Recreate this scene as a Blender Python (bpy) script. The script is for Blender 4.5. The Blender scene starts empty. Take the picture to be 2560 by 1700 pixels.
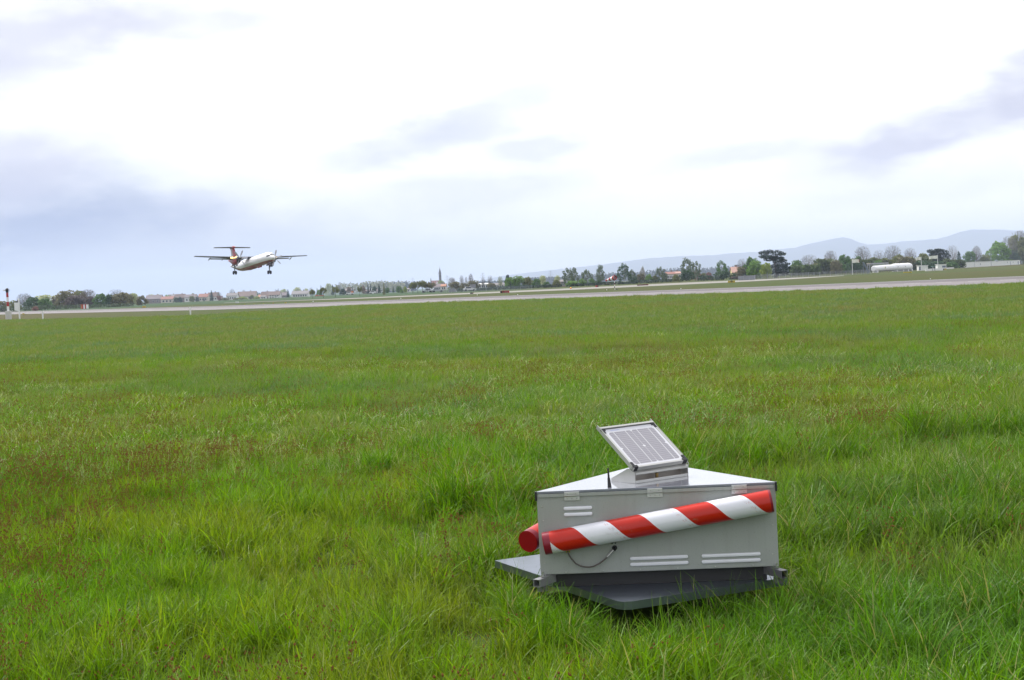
import bpy, math, random
import numpy as np
from mathutils import Vector, Matrix
R_ = math.radians
sc = bpy.context.scene
COL = sc.collection

# ------------------------------------------------------------------ camera
EYE = 1.68                       # eye height above the soil
FPX = 3760.0                     # focal length in pixels of the 2560 px wide photo
ROLL = math.atan(0.045)
PITCH = math.atan((850 - 710) * math.cos(ROLL) / FPX)
_F = Vector((0, math.cos(PITCH), -math.sin(PITCH)))
_U0 = Vector((0, math.sin(PITCH), math.cos(PITCH)))
_R0 = Vector((1, 0, 0))
_R = _R0 * math.cos(ROLL) - _U0 * math.sin(ROLL)
_U = _U0 * math.cos(ROLL) + _R0 * math.sin(ROLL)
cd = bpy.data.cameras.new("camera")
cam = bpy.data.objects.new("camera", cd); COL.objects.link(cam)
cd.sensor_width = 36.0; cd.lens = FPX / 2560 * 36.0
cd.clip_start = 0.1; cd.clip_end = 60000
cam.matrix_world = Matrix(((_R.x, _U.x, -_F.x, 0), (_R.y, _U.y, -_F.y, 0), (_R.z, _U.z, -_F.z, EYE), (0, 0, 0, 1)))
sc.camera = cam

def ray(px, py):
    return _F + _R * ((px - 1280) / FPX) - _U * ((py - 850) / FPX)
def ground_at(px, py, z=0.0):                       # where a line of sight meets the level z
    d = ray(px, py); t = (z - EYE) / d.z
    return Vector((d.x * t, d.y * t, z))
def x_at(px, py, D):
    d = ray(px, py); return D * d.x / d.y
def z_at(px, py, D):
    d = ray(px, py); return EYE + D * d.z / d.y
def horizon(px): return 767.6 - 0.045 * px
def sm(a, b, x):
    t = min(1, max(0, (x - a) / (b - a))); return t * t * (3 - 2 * t)
def terrain(D): return -2.2 * sm(700, 1500, D)
def m_per_px(D): return D / FPX

# ------------------------------------------------------------------ light
sc.view_settings.view_transform = 'Standard'; sc.view_settings.look = 'None'
sc.view_settings.exposure = 1.52; sc.view_settings.gamma = 1.0
sc.cycles.use_denoising = True
sc.cycles.max_bounces = 8; sc.cycles.diffuse_bounces = 3; sc.cycles.glossy_bounces = 3
sc.cycles.transmission_bounces = 4; sc.cycles.volume_bounces = 2; sc.cycles.transparent_max_bounces = 8
SUN_EL, SUN_AZ = 50, -38                             # high, ahead and to the left, veiled by cloud
sd = bpy.data.lights.new("sun", 'SUN'); sun = bpy.data.objects.new("sun", sd); COL.objects.link(sun)
sd.energy = 1.9; sd.angle = R_(14); sd.color = (1.0, 0.97, 0.92)
_sv = Vector((math.sin(R_(SUN_AZ)) * math.cos(R_(SUN_EL)), math.cos(R_(SUN_AZ)) * math.cos(R_(SUN_EL)), math.sin(R_(SUN_EL))))
sun.rotation_euler = (-_sv).to_track_quat('-Z', 'Y').to_euler()
sun.location = _sv * 300

W = bpy.data.worlds.new("World"); sc.world = W; W.use_nodes = True
wn = W.node_tree.nodes; wl = W.node_tree.links; wn.clear()
def N(nodes, typ, **kw):
    n = nodes.new(typ)
    for k, v in kw.items(): setattr(n, k, v)
    return n
def mathn(nodes, links, op, a, b=None, clamp=False):
    n = nodes.new('ShaderNodeMath'); n.operation = op; n.use_clamp = clamp
    for i, v in enumerate((a, b)):
        if v is None: continue
        if isinstance(v, (int, float)): n.inputs[i].default_value = v
        else: links.new(v, n.inputs[i])
    return n.outputs[0]
def mixc(nodes, links, fac, a, b, mode='MIX'):
    n = nodes.new('ShaderNodeMix'); n.data_type = 'RGBA'; n.blend_type = mode
    for s, v in ((n.inputs[0], fac), (n.inputs[6], a), (n.inputs[7], b)):
        if isinstance(v, (int, float)): s.default_value = v
        elif isinstance(v, (tuple, list)): s.default_value = tuple(v) + ((1,) if len(v) == 3 else ())
        else: links.new(v, s)
    return n.outputs[2]
def build_world():
    M = lambda op, a, b=None, c=False: mathn(wn, wl, op, a, b, c)
    out = N(wn, 'ShaderNodeOutputWorld'); bg = N(wn, 'ShaderNodeBackground'); bg.inputs[1].default_value = 0.1
    wl.new(bg.outputs[0], out.inputs[0])
    sky = N(wn, 'ShaderNodeTexSky'); sky.sky_type = 'NISHITA'; sky.sun_disc = False
    sky.sun_elevation = R_(SUN_EL); sky.sun_rotation = R_(SUN_AZ)
    tc = N(wn, 'ShaderNodeTexCoord'); sep = N(wn, 'ShaderNodeSeparateXYZ'); wl.new(tc.outputs['Generated'], sep.inputs[0])
    az = M('ARCTAN2', sep.outputs[0], sep.outputs[1]); el = M('ARCSINE', sep.outputs[2])
    comb = N(wn, 'ShaderNodeCombineXYZ'); wl.new(az, comb.inputs[0]); wl.new(M('MULTIPLY', el, 2.6), comb.inputs[1])
    def noise(scale, detail, rough, off):
        mp = N(wn, 'ShaderNodeMapping'); mp.inputs[1].default_value = (off, off * 1.7, 0); mp.inputs[3].default_value = (scale,) * 3
        wl.new(comb.outputs[0], mp.inputs[0])
        n = N(wn, 'ShaderNodeTexNoise'); n.inputs['Scale'].default_value = 1; n.inputs['Detail'].default_value = detail
        n.inputs['Roughness'].default_value = rough; wl.new(mp.outputs[0], n.inputs['Vector']); return n
    warp = noise(9.0, 8, 0.66, 3.1); s2 = N(wn, 'ShaderNodeSeparateColor'); wl.new(warp.outputs['Color'], s2.inputs[0])
    big = noise(5.0, 6, 0.6, 8.3); fine = noise(16.0, 9, 0.62, 5.7)
    wx = M('MULTIPLY', M('SUBTRACT', s2.outputs[0], 0.5), 0.11); wy = M('MULTIPLY', M('SUBTRACT', s2.outputs[1], 0.5), 0.05)
    U = M('ADD', az, wx); V = M('ADD', el, wy)
    B = 0.43
    base = mixc(wn, wl, 0.94, sky.outputs[0], (B * 10, B * 10, B * 10))
    # soft grey variation of the cloud deck everywhere
    g = M('MULTIPLY', M('SUBTRACT', big.outputs['Fac'], 0.56), 3.0, True)
    base = mixc(wn, wl, M('MULTIPLY', g, 0.10), base, (3.0, 3.05, 3.25))
    lav, blu, pale = (2.42, 2.45, 3.0), (1.30, 1.52, 2.3), (2.6, 2.72, 3.1)
    blobs = [ # px, py, rx, ry, tilt deg, weight, colour
        (40, 690, 900, 280, 3, 1.0, blu), (0, 790, 1300, 140, 3, .9, blu), (-100, 560, 620, 150, 0, .7, blu), (620, 640, 620, 130, 3, .55, pale),
        (40, 430, 300, 130, 15, .75, lav), (120, 90, 330, 130, 10, .7, lav), (450, 60, 330, 60, 4, .5, lav), (-150, 200, 260, 130, 0, .5, lav),
        (1010, 365, 300, 55, 12, .7, pale), (1230, 285, 300, 75, 20, .45, pale), (1370, 360, 180, 50, 3, .6, pale), (1150, 480, 420, 75, 3, .55, pale),
        (2340, 335, 420, 80, 12, .9, lav), (2570, 210, 260, 80, 25, .75, lav), (1850, 400, 280, 40, 8, .5, pale), (2300, 470, 360, 50, 4, .3, pale),
        (1980, 70, 250, 60, 0, .2, pale), (900, 600, 700, 90, 3, .45, pale)]
    col = base
    for px, py, rx, ry, tilt, w, c in blobs:
        d = ray(px, py).normalized(); a0 = math.atan2(d.x, d.y); e0 = math.asin(d.z)
        t = R_(tilt) + ROLL * 0; ct, st = math.cos(t), math.sin(t)
        du = M('SUBTRACT', U, a0); dv = M('SUBTRACT', V, e0)
        p = M('DIVIDE', M('ADD', M('MULTIPLY', du, ct), M('MULTIPLY', dv, st)), rx / FPX)
        q = M('DIVIDE', M('SUBTRACT', M('MULTIPLY', dv, ct), M('MULTIPLY', du, st)), ry / FPX)
        r2 = M('ADD', M('MULTIPLY', p, p), M('MULTIPLY', q, q))
        m = M('SUBTRACT', 1.0, M('SQRT', r2), True)
        m = M('MULTIPLY', M('MULTIPLY', M('MULTIPLY', m, 1.8, True), M('ADD', M('MULTIPLY', M('SUBTRACT', fine.outputs['Fac'], .5), 2.2), .95, True)), w, True)
        col = mixc(wn, wl, m, col, c)
    wl.new(col, bg.inputs[0])
build_world()

# ------------------------------------------------------------------ helpers
def tag(o, label=None, cat=None, group=None, kind=None):
    if label: o['label'] = label
    if cat: o['category'] = cat
    if group: o['group'] = group
    if kind: o['kind'] = kind
    return o
def empty(name, loc=(0, 0, 0), rz=0.0):
    o = bpy.data.objects.new(name, None); COL.objects.link(o); o.location = loc; o.rotation_euler = (0, 0, rz)
    o.empty_display_size = 0.1
    return o
def link_mesh(name, me, parent=None):
    o = bpy.data.objects.new(name, me); COL.objects.link(o)
    if parent: o.parent = parent
    return o
class MB:
    def __init__(self): self.v = []; self.f = []; self.m = []; self.uv = {}; self.mi = 0
    def add(self, vs, fs, M=None):
        b = len(self.v)
        self.v += [tuple(M @ Vector(p)) if M is not None else tuple(p) for p in vs]
        self.f += [tuple(b + i for i in f) for f in fs]; self.m += [self.mi] * len(fs)
        return self
    def box(self, c, s, M=None):
        x, y, z = (a / 2 for a in s)
        vs = [(c[0] + i * x, c[1] + j * y, c[2] + k * z) for i in (-1, 1) for j in (-1, 1) for k in (-1, 1)]
        return self.add(vs, [(0, 1, 3, 2), (4, 6, 7, 5), (0, 4, 5, 1), (2, 3, 7, 6), (0, 2, 6, 4), (1, 5, 7, 3)], M)
    def prism(self, pts, z0, z1, M=None):            # outline in xy extruded in z
        n = len(pts)
        vs = [(p[0], p[1], z0) for p in pts] + [(p[0], p[1], z1) for p in pts]
        fs = [tuple(range(n))[::-1], tuple(range(n, 2 * n))] + [(i, (i + 1) % n, n + (i + 1) % n, n + i) for i in range(n)]
        return self.add(vs, fs, M)
    def tube(self, p0, p1, r0, r1=None, n=10, caps=True):
        p0, p1 = Vector(p0), Vector(p1); r1 = r0 if r1 is None else r1
        d = (p1 - p0).normalized(); a = d.orthogonal().normalized(); b = d.cross(a)
        vs = []
        for p, r in ((p0, r0), (p1, r1)):
            for i in range(n):
                t = 2 * math.pi * i / n; vs.append(p + a * (r * math.cos(t)) + b * (r * math.sin(t)))
        fs = [(i, (i + 1) % n, n + (i + 1) % n, n + i) for i in range(n)]
        if caps: fs += [tuple(range(n))[::-1], tuple(range(n, 2 * n))]
        return self.add(vs, fs)
    def rings(self, rings, closed=True, caps=True):  # list of equally long rings of points
        n = len(rings[0]); vs = [p for r in rings for p in r]; fs = []
        for k in range(len(rings) - 1):
            for i in range(n if closed else n - 1):
                j = (i + 1) % n; fs.append((k * n + i, k * n + j, (k + 1) * n + j, (k + 1) * n + i))
        if caps: fs += [tuple(range(n))[::-1], tuple(range((len(rings) - 1) * n, len(rings) * n))]
        return self.add(vs, fs)
    def sphere(self, c, r, n=12, k=8):
        rr = r if isinstance(r, (tuple, list)) else (r, r, r)
        rg = []
        for j in range(k + 1):
            t = math.pi * (0.02 + 0.96 * j / k)
            rg.append([(c[0] + rr[0] * math.sin(t) * math.cos(2 * math.pi * i / n), c[1] + rr[1] * math.sin(t) * math.sin(2 * math.pi * i / n), c[2] - rr[2] * math.cos(t)) for i in range(n)])
        return self.rings(rg)
    def sweep(self, pts, r, n=8):
        for a, b in zip(pts, pts[1:]): self.tube(a, b, r, n=n)
        return self
    def build(self, name, mats, parent=None, smooth=False, bevel=0.0):
        me = bpy.data.meshes.new(name); me.from_pydata(self.v, [], self.f)
        for m in (mats if isinstance(mats, (list, tuple)) else [mats]): me.materials.append(m)
        me.polygons.foreach_set('material_index', self.m)
        import bmesh
        bm = bmesh.new(); bm.from_mesh(me); bmesh.ops.recalc_face_normals(bm, faces=bm.faces); bm.to_mesh(me); bm.free()
        if smooth:
            me.polygons.foreach_set('use_smooth', [True] * len(me.polygons))
            me.set_sharp_from_angle(angle=R_(38))
        me.update(); o = link_mesh(name, me, parent)
        if bevel > 0:
            b = o.modifiers.new('bevel', 'BEVEL'); b.width = bevel; b.segments = 2; b.limit_method = 'ANGLE'; b.angle_limit = R_(40)
        return o
_mats = {}
def mat(name, col, rough=0.6, metal=0.0, var=0.12, scale=4.0, bump=0.0, spec=0.5, coat=0.0, emit=None, dirt=0.0):
    if name in _mats: return _mats[name]
    m = bpy.data.materials.new(name); m.use_nodes = True; _mats[name] = m
    nd, ln = m.node_tree.nodes, m.node_tree.links; b = nd['Principled BSDF']
    b.inputs['Roughness'].default_value = rough; b.inputs['Metallic'].default_value = metal
    b.inputs['Specular IOR Level'].default_value = spec; b.inputs['Coat Weight'].default_value = coat
    tc = nd.new('ShaderNodeTexCoord')
    n = nd.new('ShaderNodeTexNoise'); n.inputs['Scale'].default_value = scale; n.inputs['Detail'].default_value = 6
    n.inputs['Roughness'].default_value = 0.6; ln.new(tc.outputs['Object'], n.inputs['Vector'])
    f = mathn(nd, ln, 'ADD', mathn(nd, ln, 'MULTIPLY', n.outputs['Fac'], 2 * var), 1 - var)
    mul = nd.new('ShaderNodeVectorMath'); mul.operation = 'SCALE'; mul.inputs[0].default_value = col[:3]; ln.new(f, mul.inputs['Scale'])
    c = mul.outputs[0]
    if dirt > 0:
        n2 = nd.new('ShaderNodeTexNoise'); n2.inputs['Scale'].default_value = scale * 34; n2.inputs['Detail'].default_value = 3
        ln.new(tc.outputs['Object'], n2.inputs['Vector'])
        k = mathn(nd, ln, 'MULTIPLY', mathn(nd, ln, 'SUBTRACT', n2.outputs['Fac'], 0.62), 14.0, True)
        mp = nd.new('ShaderNodeMapping'); mp.inputs[3].default_value = (26, 26, 1.5); ln.new(tc.outputs['Object'], mp.inputs[0])
        n3 = nd.new('ShaderNodeTexNoise'); n3.inputs['Scale'].default_value = 1; n3.inputs['Detail'].default_value = 5; ln.new(mp.outputs[0], n3.inputs['Vector'])
        st = mathn(nd, ln, 'MULTIPLY', mathn(nd, ln, 'SUBTRACT', n3.outputs['Fac'], 0.5), 2.6, True)
        c = mixc(nd, ln, mathn(nd, ln, 'MULTIPLY', st, dirt * .5), c, (0.16, 0.165, 0.15))   # dried rain runs
        c = mixc(nd, ln, mathn(nd, ln, 'MULTIPLY', k, dirt), c, (0.10, 0.10, 0.085))
    ln.new(c, b.inputs['Base Color'])
    if bump > 0:
        bp = nd.new('ShaderNodeBump'); bp.inputs['Strength'].default_value = bump; bp.inputs['Distance'].default_value = 0.01
        ln.new(n.outputs['Fac'], bp.inputs['Height']); ln.new(bp.outputs[0], b.inputs['Normal'])
    if emit:
        b.inputs['Emission Color'].default_value = tuple(emit[:3]) + (1,); b.inputs['Emission Strength'].default_value = emit[3]
    return m

# ------------------------------------------------------------------ setting: ground, runway, hills
rng = np.random.default_rng(7); random.seed(7)
def polyline_at(pts, x):
    xs, ys = zip(*pts); return float(np.interp(x, xs, ys))
NEAR = [(-300, 797.5), (0, 786.5), (520, 775), (920, 763), (1400, 749), (1900, 733), (2560, 712), (2900, 701)]
FAR = [(-300, 788.5), (0, 780), (520, 766), (920, 752.3), (1400, 735), (1900, 717.3), (2560, 690.5), (2900, 676.5)]
LIMIT = [(-300, 812), (0, 803), (300, 798), (520, 792), (700, 779), (900, 766), (1400, 750.5), (1900, 734.5), (2560, 713.5), (2900, 702)]

def ground_material():
    m = bpy.data.materials.new('meadow_ground'); m.use_nodes = True
    nd, ln = m.node_tree.nodes, m.node_tree.links; b = nd['Principled BSDF']; b.inputs['Roughness'].default_value = 0.95
    b.inputs['Specular IOR Level'].default_value = 0.1
    g = nd.new('ShaderNodeNewGeometry'); sp = nd.new('ShaderNodeSeparateXYZ'); ln.new(g.outputs['Position'], sp.inputs[0])
    def noise(s, d=5, sy=1.0):
        mp = nd.new('ShaderNodeMapping'); mp.inputs[3].default_value = (s, s * sy, s); ln.new(g.outputs['Position'], mp.inputs[0])
        n = nd.new('ShaderNodeTexNoise'); n.inputs['Scale'].default_value = 1; n.inputs['Detail'].default_value = d; ln.new(mp.outputs[0], n.inputs['Vector'])
        return n.outputs['Fac']
    Mx = lambda op, a, c=None, cl=False: mathn(nd, ln, op, a, c, cl)
    n1, n2, n3 = noise(0.035, 6, .35), noise(0.4, 5, .5), noise(0.011, 4, .25)
    soil = mixc(nd, ln, Mx('MULTIPLY', Mx('SUBTRACT', n2, .4), 3, True), (.035, .055, .012), (.06, .08, .02))
    mown = mixc(nd, ln, Mx('MULTIPLY', Mx('SUBTRACT', n1, .42), 5, True), (.054, .060, .014), (.046, .066, .012))
    mown = mixc(nd, ln, Mx('MULTIPLY', Mx('SUBTRACT', n3, .55), 7, True), mown, (.072, .052, .018))
    mown = mixc(nd, ln, Mx('MULTIPLY', Mx('SUBTRACT', n2, .5), 1.4, True), mown, (.072, .074, .022))
    field = mixc(nd, ln, Mx('MULTIPLY', Mx('SUBTRACT', n1, .45), 5, True), (.034, .066, .026), (.050, .078, .034))
    f1 = Mx('MULTIPLY', Mx('SUBTRACT', sp.outputs[1], 100), 1 / 15.0, True)
    f2 = Mx('MULTIPLY', Mx('SUBTRACT', Mx('ADD', sp.outputs[1], Mx('MULTIPLY', n3, 160)), 430), 1 / 60.0, True)
    f2 = Mx('MULTIPLY', f2, Mx('MULTIPLY', Mx('SUBTRACT', 20, sp.outputs[0]), 1 / 40.0, True))
    c = mixc(nd, ln, f1, soil, mown); c = mixc(nd, ln, f2, c, field)
    ln.new(c, b.inputs['Base Color'])
    return m
def build_ground():
    rad = [0, 1.5, 3, 6, 10, 16, 25, 40, 60, 90, 130, 180, 240, 320, 420, 540, 700, 800, 900, 1000, 1100, 1200, 1300, 1400, 1500, 1700, 2200, 3000, 4500, 7000, 10000, 14000]
    na = 120; vs = [(0, 0, 0)]; fs = []
    for r in rad[1:]:
        for i in range(na):
            a = 2 * math.pi * i / na; x, y = r * math.sin(a), r * math.cos(a); vs.append((x, y, terrain(y)))
    for i in range(na): fs.append((0, 1 + i, 1 + (i + 1) % na))
    for k in range(len(rad) - 2):
        for i in range(na):
            j = (i + 1) % na; a = 1 + k * na; fs.append((a + i, a + na + i, a + na + j, a + j))
    me = bpy.data.meshes.new('ground'); me.from_pydata(vs, [], [f[::-1] for f in fs]); me.materials.append(ground_material())
    me.polygons.foreach_set('use_smooth', [True] * len(me.polygons)); me.update()
    tag(link_mesh('ground', me), 'grass covered airfield ground', kind='structure')
build_ground()

def strip_material(name, col, dark, light, split):
    m = bpy.data.materials.new(name); m.use_nodes = True
    nd, ln = m.node_tree.nodes, m.node_tree.links; b = nd['Principled BSDF']; b.inputs['Roughness'].default_value = 0.85
    b.inputs['Specular IOR Level'].default_value = 0.25
    at = nd.new('ShaderNodeAttribute'); at.attribute_name = 't'
    g = nd.new('ShaderNodeNewGeometry')
    def noise(sx, sy, d=6):
        mp = nd.new('ShaderNodeMapping'); mp.inputs[2].default_value = (0, 0, R_(20)); mp.inputs[3].default_value = (sx, sy, 1); ln.new(g.outputs['Position'], mp.inputs[0])
        n = nd.new('ShaderNodeTexNoise'); n.inputs['Scale'].default_value = 1; n.inputs['Detail'].default_value = d; ln.new(mp.outputs[0], n.inputs['Vector']); return n.outputs['Fac']
    Mx = lambda op, a, c=None, cl=False: mathn(nd, ln, op, a, c, cl)
    n1, n2 = noise(.02, .25), noise(.6, .6, 4)
    c = mixc(nd, ln, Mx('MULTIPLY', Mx('SUBTRACT', n1, .35), 2.5, True), col, light)
    c = mixc(nd, ln, Mx('MULTIPLY', Mx('SUBTRACT', Mx('ADD', at.outputs['Fac'], Mx('MULTIPLY', n1, .25)), split), 6, True), c, dark)
    c = mixc(nd, ln, Mx('MULTIPLY', Mx('SUBTRACT', n2, .55), 1.5, True), c, dark)
    ln.new(c, b.inputs['Base Color']); return m
def strip(name, near, far, z, m, label, lo=0.0, hi=1.0, step=40, x0=-300, x1=2900, dash=None):
    vs, fs, ts = [], [], []; x = x0; k = 0
    while x <= x1:
        a = ground_at(x, polyline_at(near, x), 0); b = ground_at(x, polyline_at(far, x), 0)
        for t in np.linspace(lo, hi, 5):
            p = a.lerp(b, float(t)); vs.append((p.x, p.y, z)); ts.append(float(t))
        x += step
    n = len(vs) // 5
    for i in range(n - 1):
        if dash and i % 2: continue
        for j in range(4): q = i * 5 + j; fs.append((q, q + 5, q + 6, q + 1))
    me = bpy.data.meshes.new(name); me.from_pydata(vs, [], fs); me.materials.append(m)
    at = me.attributes.new('t', 'FLOAT', 'POINT'); at.data.foreach_set('value', ts); me.update()
    return tag(link_mesh(name, me), label, kind='structure')
conc = strip_material('runway_concrete', (.165, .148, .152), (.115, .104, .11), (.21, .192, .197), .60)
strip('runway', NEAR, FAR, 0.02, conc, 'pale concrete runway crossing the airfield')
paint = mat('white_road_paint', (.42, .42, .42), .8, var=.2, scale=.8)
strip('runway_edge_line', NEAR, FAR, 0.026, paint, 'white painted edge line along the near side of the runway', .07, .085)
strip('runway_edge_line', NEAR, FAR, 0.026, paint, 'white painted edge line along the far side of the runway', .93, .95)
strip('runway_centre_line', NEAR, FAR, 0.026, paint, 'dashed white centre line of the runway', .49, .505, dash=1)
TN = [(560, 757.6), (700, 753.2), (920, 746), (1400, 726.3), (1660, 714), (1900, 702.6), (2000, 696.8), (2110, 689.6)]
TF = [(560, 757.0), (700, 752.2), (920, 743.8), (1400, 722.0), (1660, 709), (1900, 698.6), (2000, 693.6), (2110, 688.6)]
strip('taxiway', TN, TF, 0.02, strip_material('taxiway_concrete', (.20, .19, .17), (.16, .15, .14), (.23, .22, .195), 2), 'pale taxiway beyond the runway', step=31, x0=560, x1=2110)

SKY = [(-500, 800), (900, 727), (1180, 706), (1240, 692), (1300, 684), (1380, 675), (1430, 669), (1500, 662), (1560, 654), (1610, 647), (1700, 640), (1780, 638), (1830, 633.5), (1850, 632), (1900, 629), (1925, 624.5),
       (1990, 619), (2020, 610), (2060, 602), (2100, 594), (2115, 593), (2130, 598), (2150, 606), (2170, 611), (2210, 609), (2270, 602), (2340, 598), (2370, 590), (2400, 580), (2425, 574), (2480, 574), (2540, 576), (2600, 580), (2720, 592), (2860, 606), (3000, 616)]
def build_hills():
    vs, fs = [], []; xs = list(range(900, 3000, 10)); nr = 9; prof = [(-2600, 0), (-1700, .2), (-900, .52), (-350, .84), (0, 1), (600, .9), (1500, .55), (2300, .2), (2900, 0)]
    for x in xs:
        py = polyline_at(SKY, x); D0 = 12500
        top = z_at(x, py, D0) + random.uniform(-2.2, 2.2)
        if x < 1180: top = min(top, 8)
        for dd, h in prof:
            D = D0 + dd; k = D / D0 if dd < 0 else 1.0
            w = 1 + (0.16 * math.sin(x * .021 + dd * .003) + .1 * math.sin(x * .057 + dd * .004)) * (1 - h) * (h > 0)
            vs.append((x_at(x, py, D), D, -3 + (top + 3) * h * w * (k if dd < 0 else 1)))
    for i in range(len(xs) - 1):
        for j in range(nr - 1): q = i * nr + j; fs.append((q, q + nr, q + nr + 1, q + 1))
    me = bpy.data.meshes.new('hills'); me.from_pydata(vs, [], fs); me.materials.append(mat('forested_hill', (.035, .05, .035), .95, var=.5, scale=.004))
    me.polygons.foreach_set('use_smooth', [True] * len(me.polygons)); me.update()
    tag(link_mesh('hills', me), 'hazy blue wooded hills on the horizon', kind='structure')
build_hills()
def build_haze():
    mb = MB(); mb.box((0, 0, 156), (34000, 34000, 320)); o = mb.build('haze', bpy.data.materials.new('haze'))
    m = o.data.materials[0]; m.use_nodes = True; nd, ln = m.node_tree.nodes, m.node_tree.links; nd.clear()
    out = nd.new('ShaderNodeOutputMaterial'); v = nd.new('ShaderNodeVolumePrincipled')
    v.inputs['Color'].default_value = (.66, .755, 1.0, 1); v.inputs['Density'].default_value = 1 / 8200.0; v.inputs['Anisotropy'].default_value = 0.0
    ln.new(v.outputs[0], out.inputs['Volume']); tag(o, 'thin bluish haze over the airfield', kind='stuff')
build_haze()

# ------------------------------------------------------------------ vegetation
def leaf_material(name, var=.35, trans=.25):
    m = bpy.data.materials.new(name); m.use_nodes = True
    nd, ln = m.node_tree.nodes, m.node_tree.links; b = nd['Principled BSDF']
    b.inputs['Roughness'].default_value = .7; b.inputs['Specular IOR Level'].default_value = .25
    oi = nd.new('ShaderNodeObjectInfo'); at = nd.new('ShaderNodeAttribute'); at.attribute_name = 'v'
    k = mathn(nd, ln, 'ADD', mathn(nd, ln, 'MULTIPLY', at.outputs['Fac'], 2 * var), 1 - var)
    s = nd.new('ShaderNodeVectorMath'); s.operation = 'SCALE'; ln.new(oi.outputs['Color'], s.inputs[0]); ln.new(k, s.inputs['Scale'])
    ln.new(s.outputs[0], b.inputs['Base Color'])
    t = nd.new('ShaderNodeBsdfTranslucent'); ln.new(s.outputs[0], t.inputs[0])
    mx = nd.new('ShaderNodeMixShader'); mx.inputs[0].default_value = trans; ln.new(b.outputs[0], mx.inputs[1]); ln.new(t.outputs[0], mx.inputs[2])
    ln.new(mx.outputs[0], nd['Material Output'].inputs[0]); return m
LEAF = leaf_material('leaves'); NEEDLE = leaf_material('needles', .3, .08); TWIG = leaf_material('twigs', .25, 0.0)
BARK = mat('bark', (.06, .05, .042), .9, var=.3, scale=6); PALEBARK = mat('pale_bark', (.32, .31, .29), .8, var=.3, scale=5)
def quads_mesh(name, c, size, m, up=0.0, aspect=1.0):
    n = len(c); c = np.asarray(c, float)
    a = rng.normal(size=(n, 3)); a[:, 2] *= (1 - up); a /= np.linalg.norm(a, axis=1)[:, None]
    t = rng.normal(size=(n, 3)); b = np.cross(a, t); b /= np.linalg.norm(b, axis=1)[:, None]
    s = (size * rng.uniform(.6, 1.3, n))[:, None]
    v = np.stack([c - a * s, c - b * s * aspect * .6, c + a * s, c + b * s * aspect * .6], 1).reshape(-1, 3)
    me = bpy.data.meshes.new(name); me.from_pydata(v.tolist(), [], np.arange(4 * n).reshape(-1, 4).tolist())
    me.materials.append(m); at = me.attributes.new('v', 'FLOAT', 'FACE'); at.data.foreach_set('value', rng.uniform(0, 1, n)); me.update(); return me
def lobes_cloud(lobes, n, shell=.55):
    lb = np.array(lobes, float); w = (lb[:, 3] * lb[:, 3] * lb[:, 4]) ** .66; idx = rng.choice(len(lb), n, p=w / w.sum())
    d = rng.normal(size=(n, 3)); d /= np.linalg.norm(d, axis=1)[:, None]
    r = (rng.uniform(shell ** 3, 1, n) ** (1 / 3)) * rng.uniform(.85, 1.12, n)
    L = lb[idx]; return L[:, :3] + d * r[:, None] * L[:, [3, 3, 4]]
def crown_lobes(k, zb, rx, lobe, top=1.0, power=1.0, low=.12):
    out = []; 
    for i in range(k):
        z = zb + lobe + (top - zb - 2 * lobe) * ((i + .5) / k); u = (z - zb) / (top - zb)
        prof = (math.sin(math.pi * min(1, max(0, low + (.96 - low) * u))) ** power)
        a = i * 2.4 + random.uniform(-.5, .5); r = max(0, rx * prof - lobe * .6) * random.uniform(.55, 1.1)
        q = lobe * random.uniform(.7, 1.25); out.append((r * math.cos(a), r * math.sin(a), z, q, q * .85))
    return out
def trunk_mesh(name, h, r, m, limbs=5, spread=.25):
    mb = MB(); pts = [Vector((random.uniform(-.01, .01) * i, random.uniform(-.01, .01) * i, h * i / 4)) for i in range(5)]
    for i in range(4): mb.tube(pts[i], pts[i + 1], r * (1 - .17 * i), r * (1 - .17 * (i + 1)), n=7)
    for i in range(limbs):
        z = h * random.uniform(.45, 1); a = i * 2.4; p = Vector((0, 0, z)); q = p + Vector((spread * math.cos(a), spread * math.sin(a), random.uniform(.12, .28)))
        mb.tube(p, p.lerp(q, .55) + Vector((0, 0, -.02)), r * .5, r * .32, n=5); mb.tube(p.lerp(q, .55) + Vector((0, 0, -.02)), q, r * .32, r * .1, n=5)
    o = mb.build(name, m, smooth=True); me = o.data; bpy.data.objects.remove(o); return me
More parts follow.
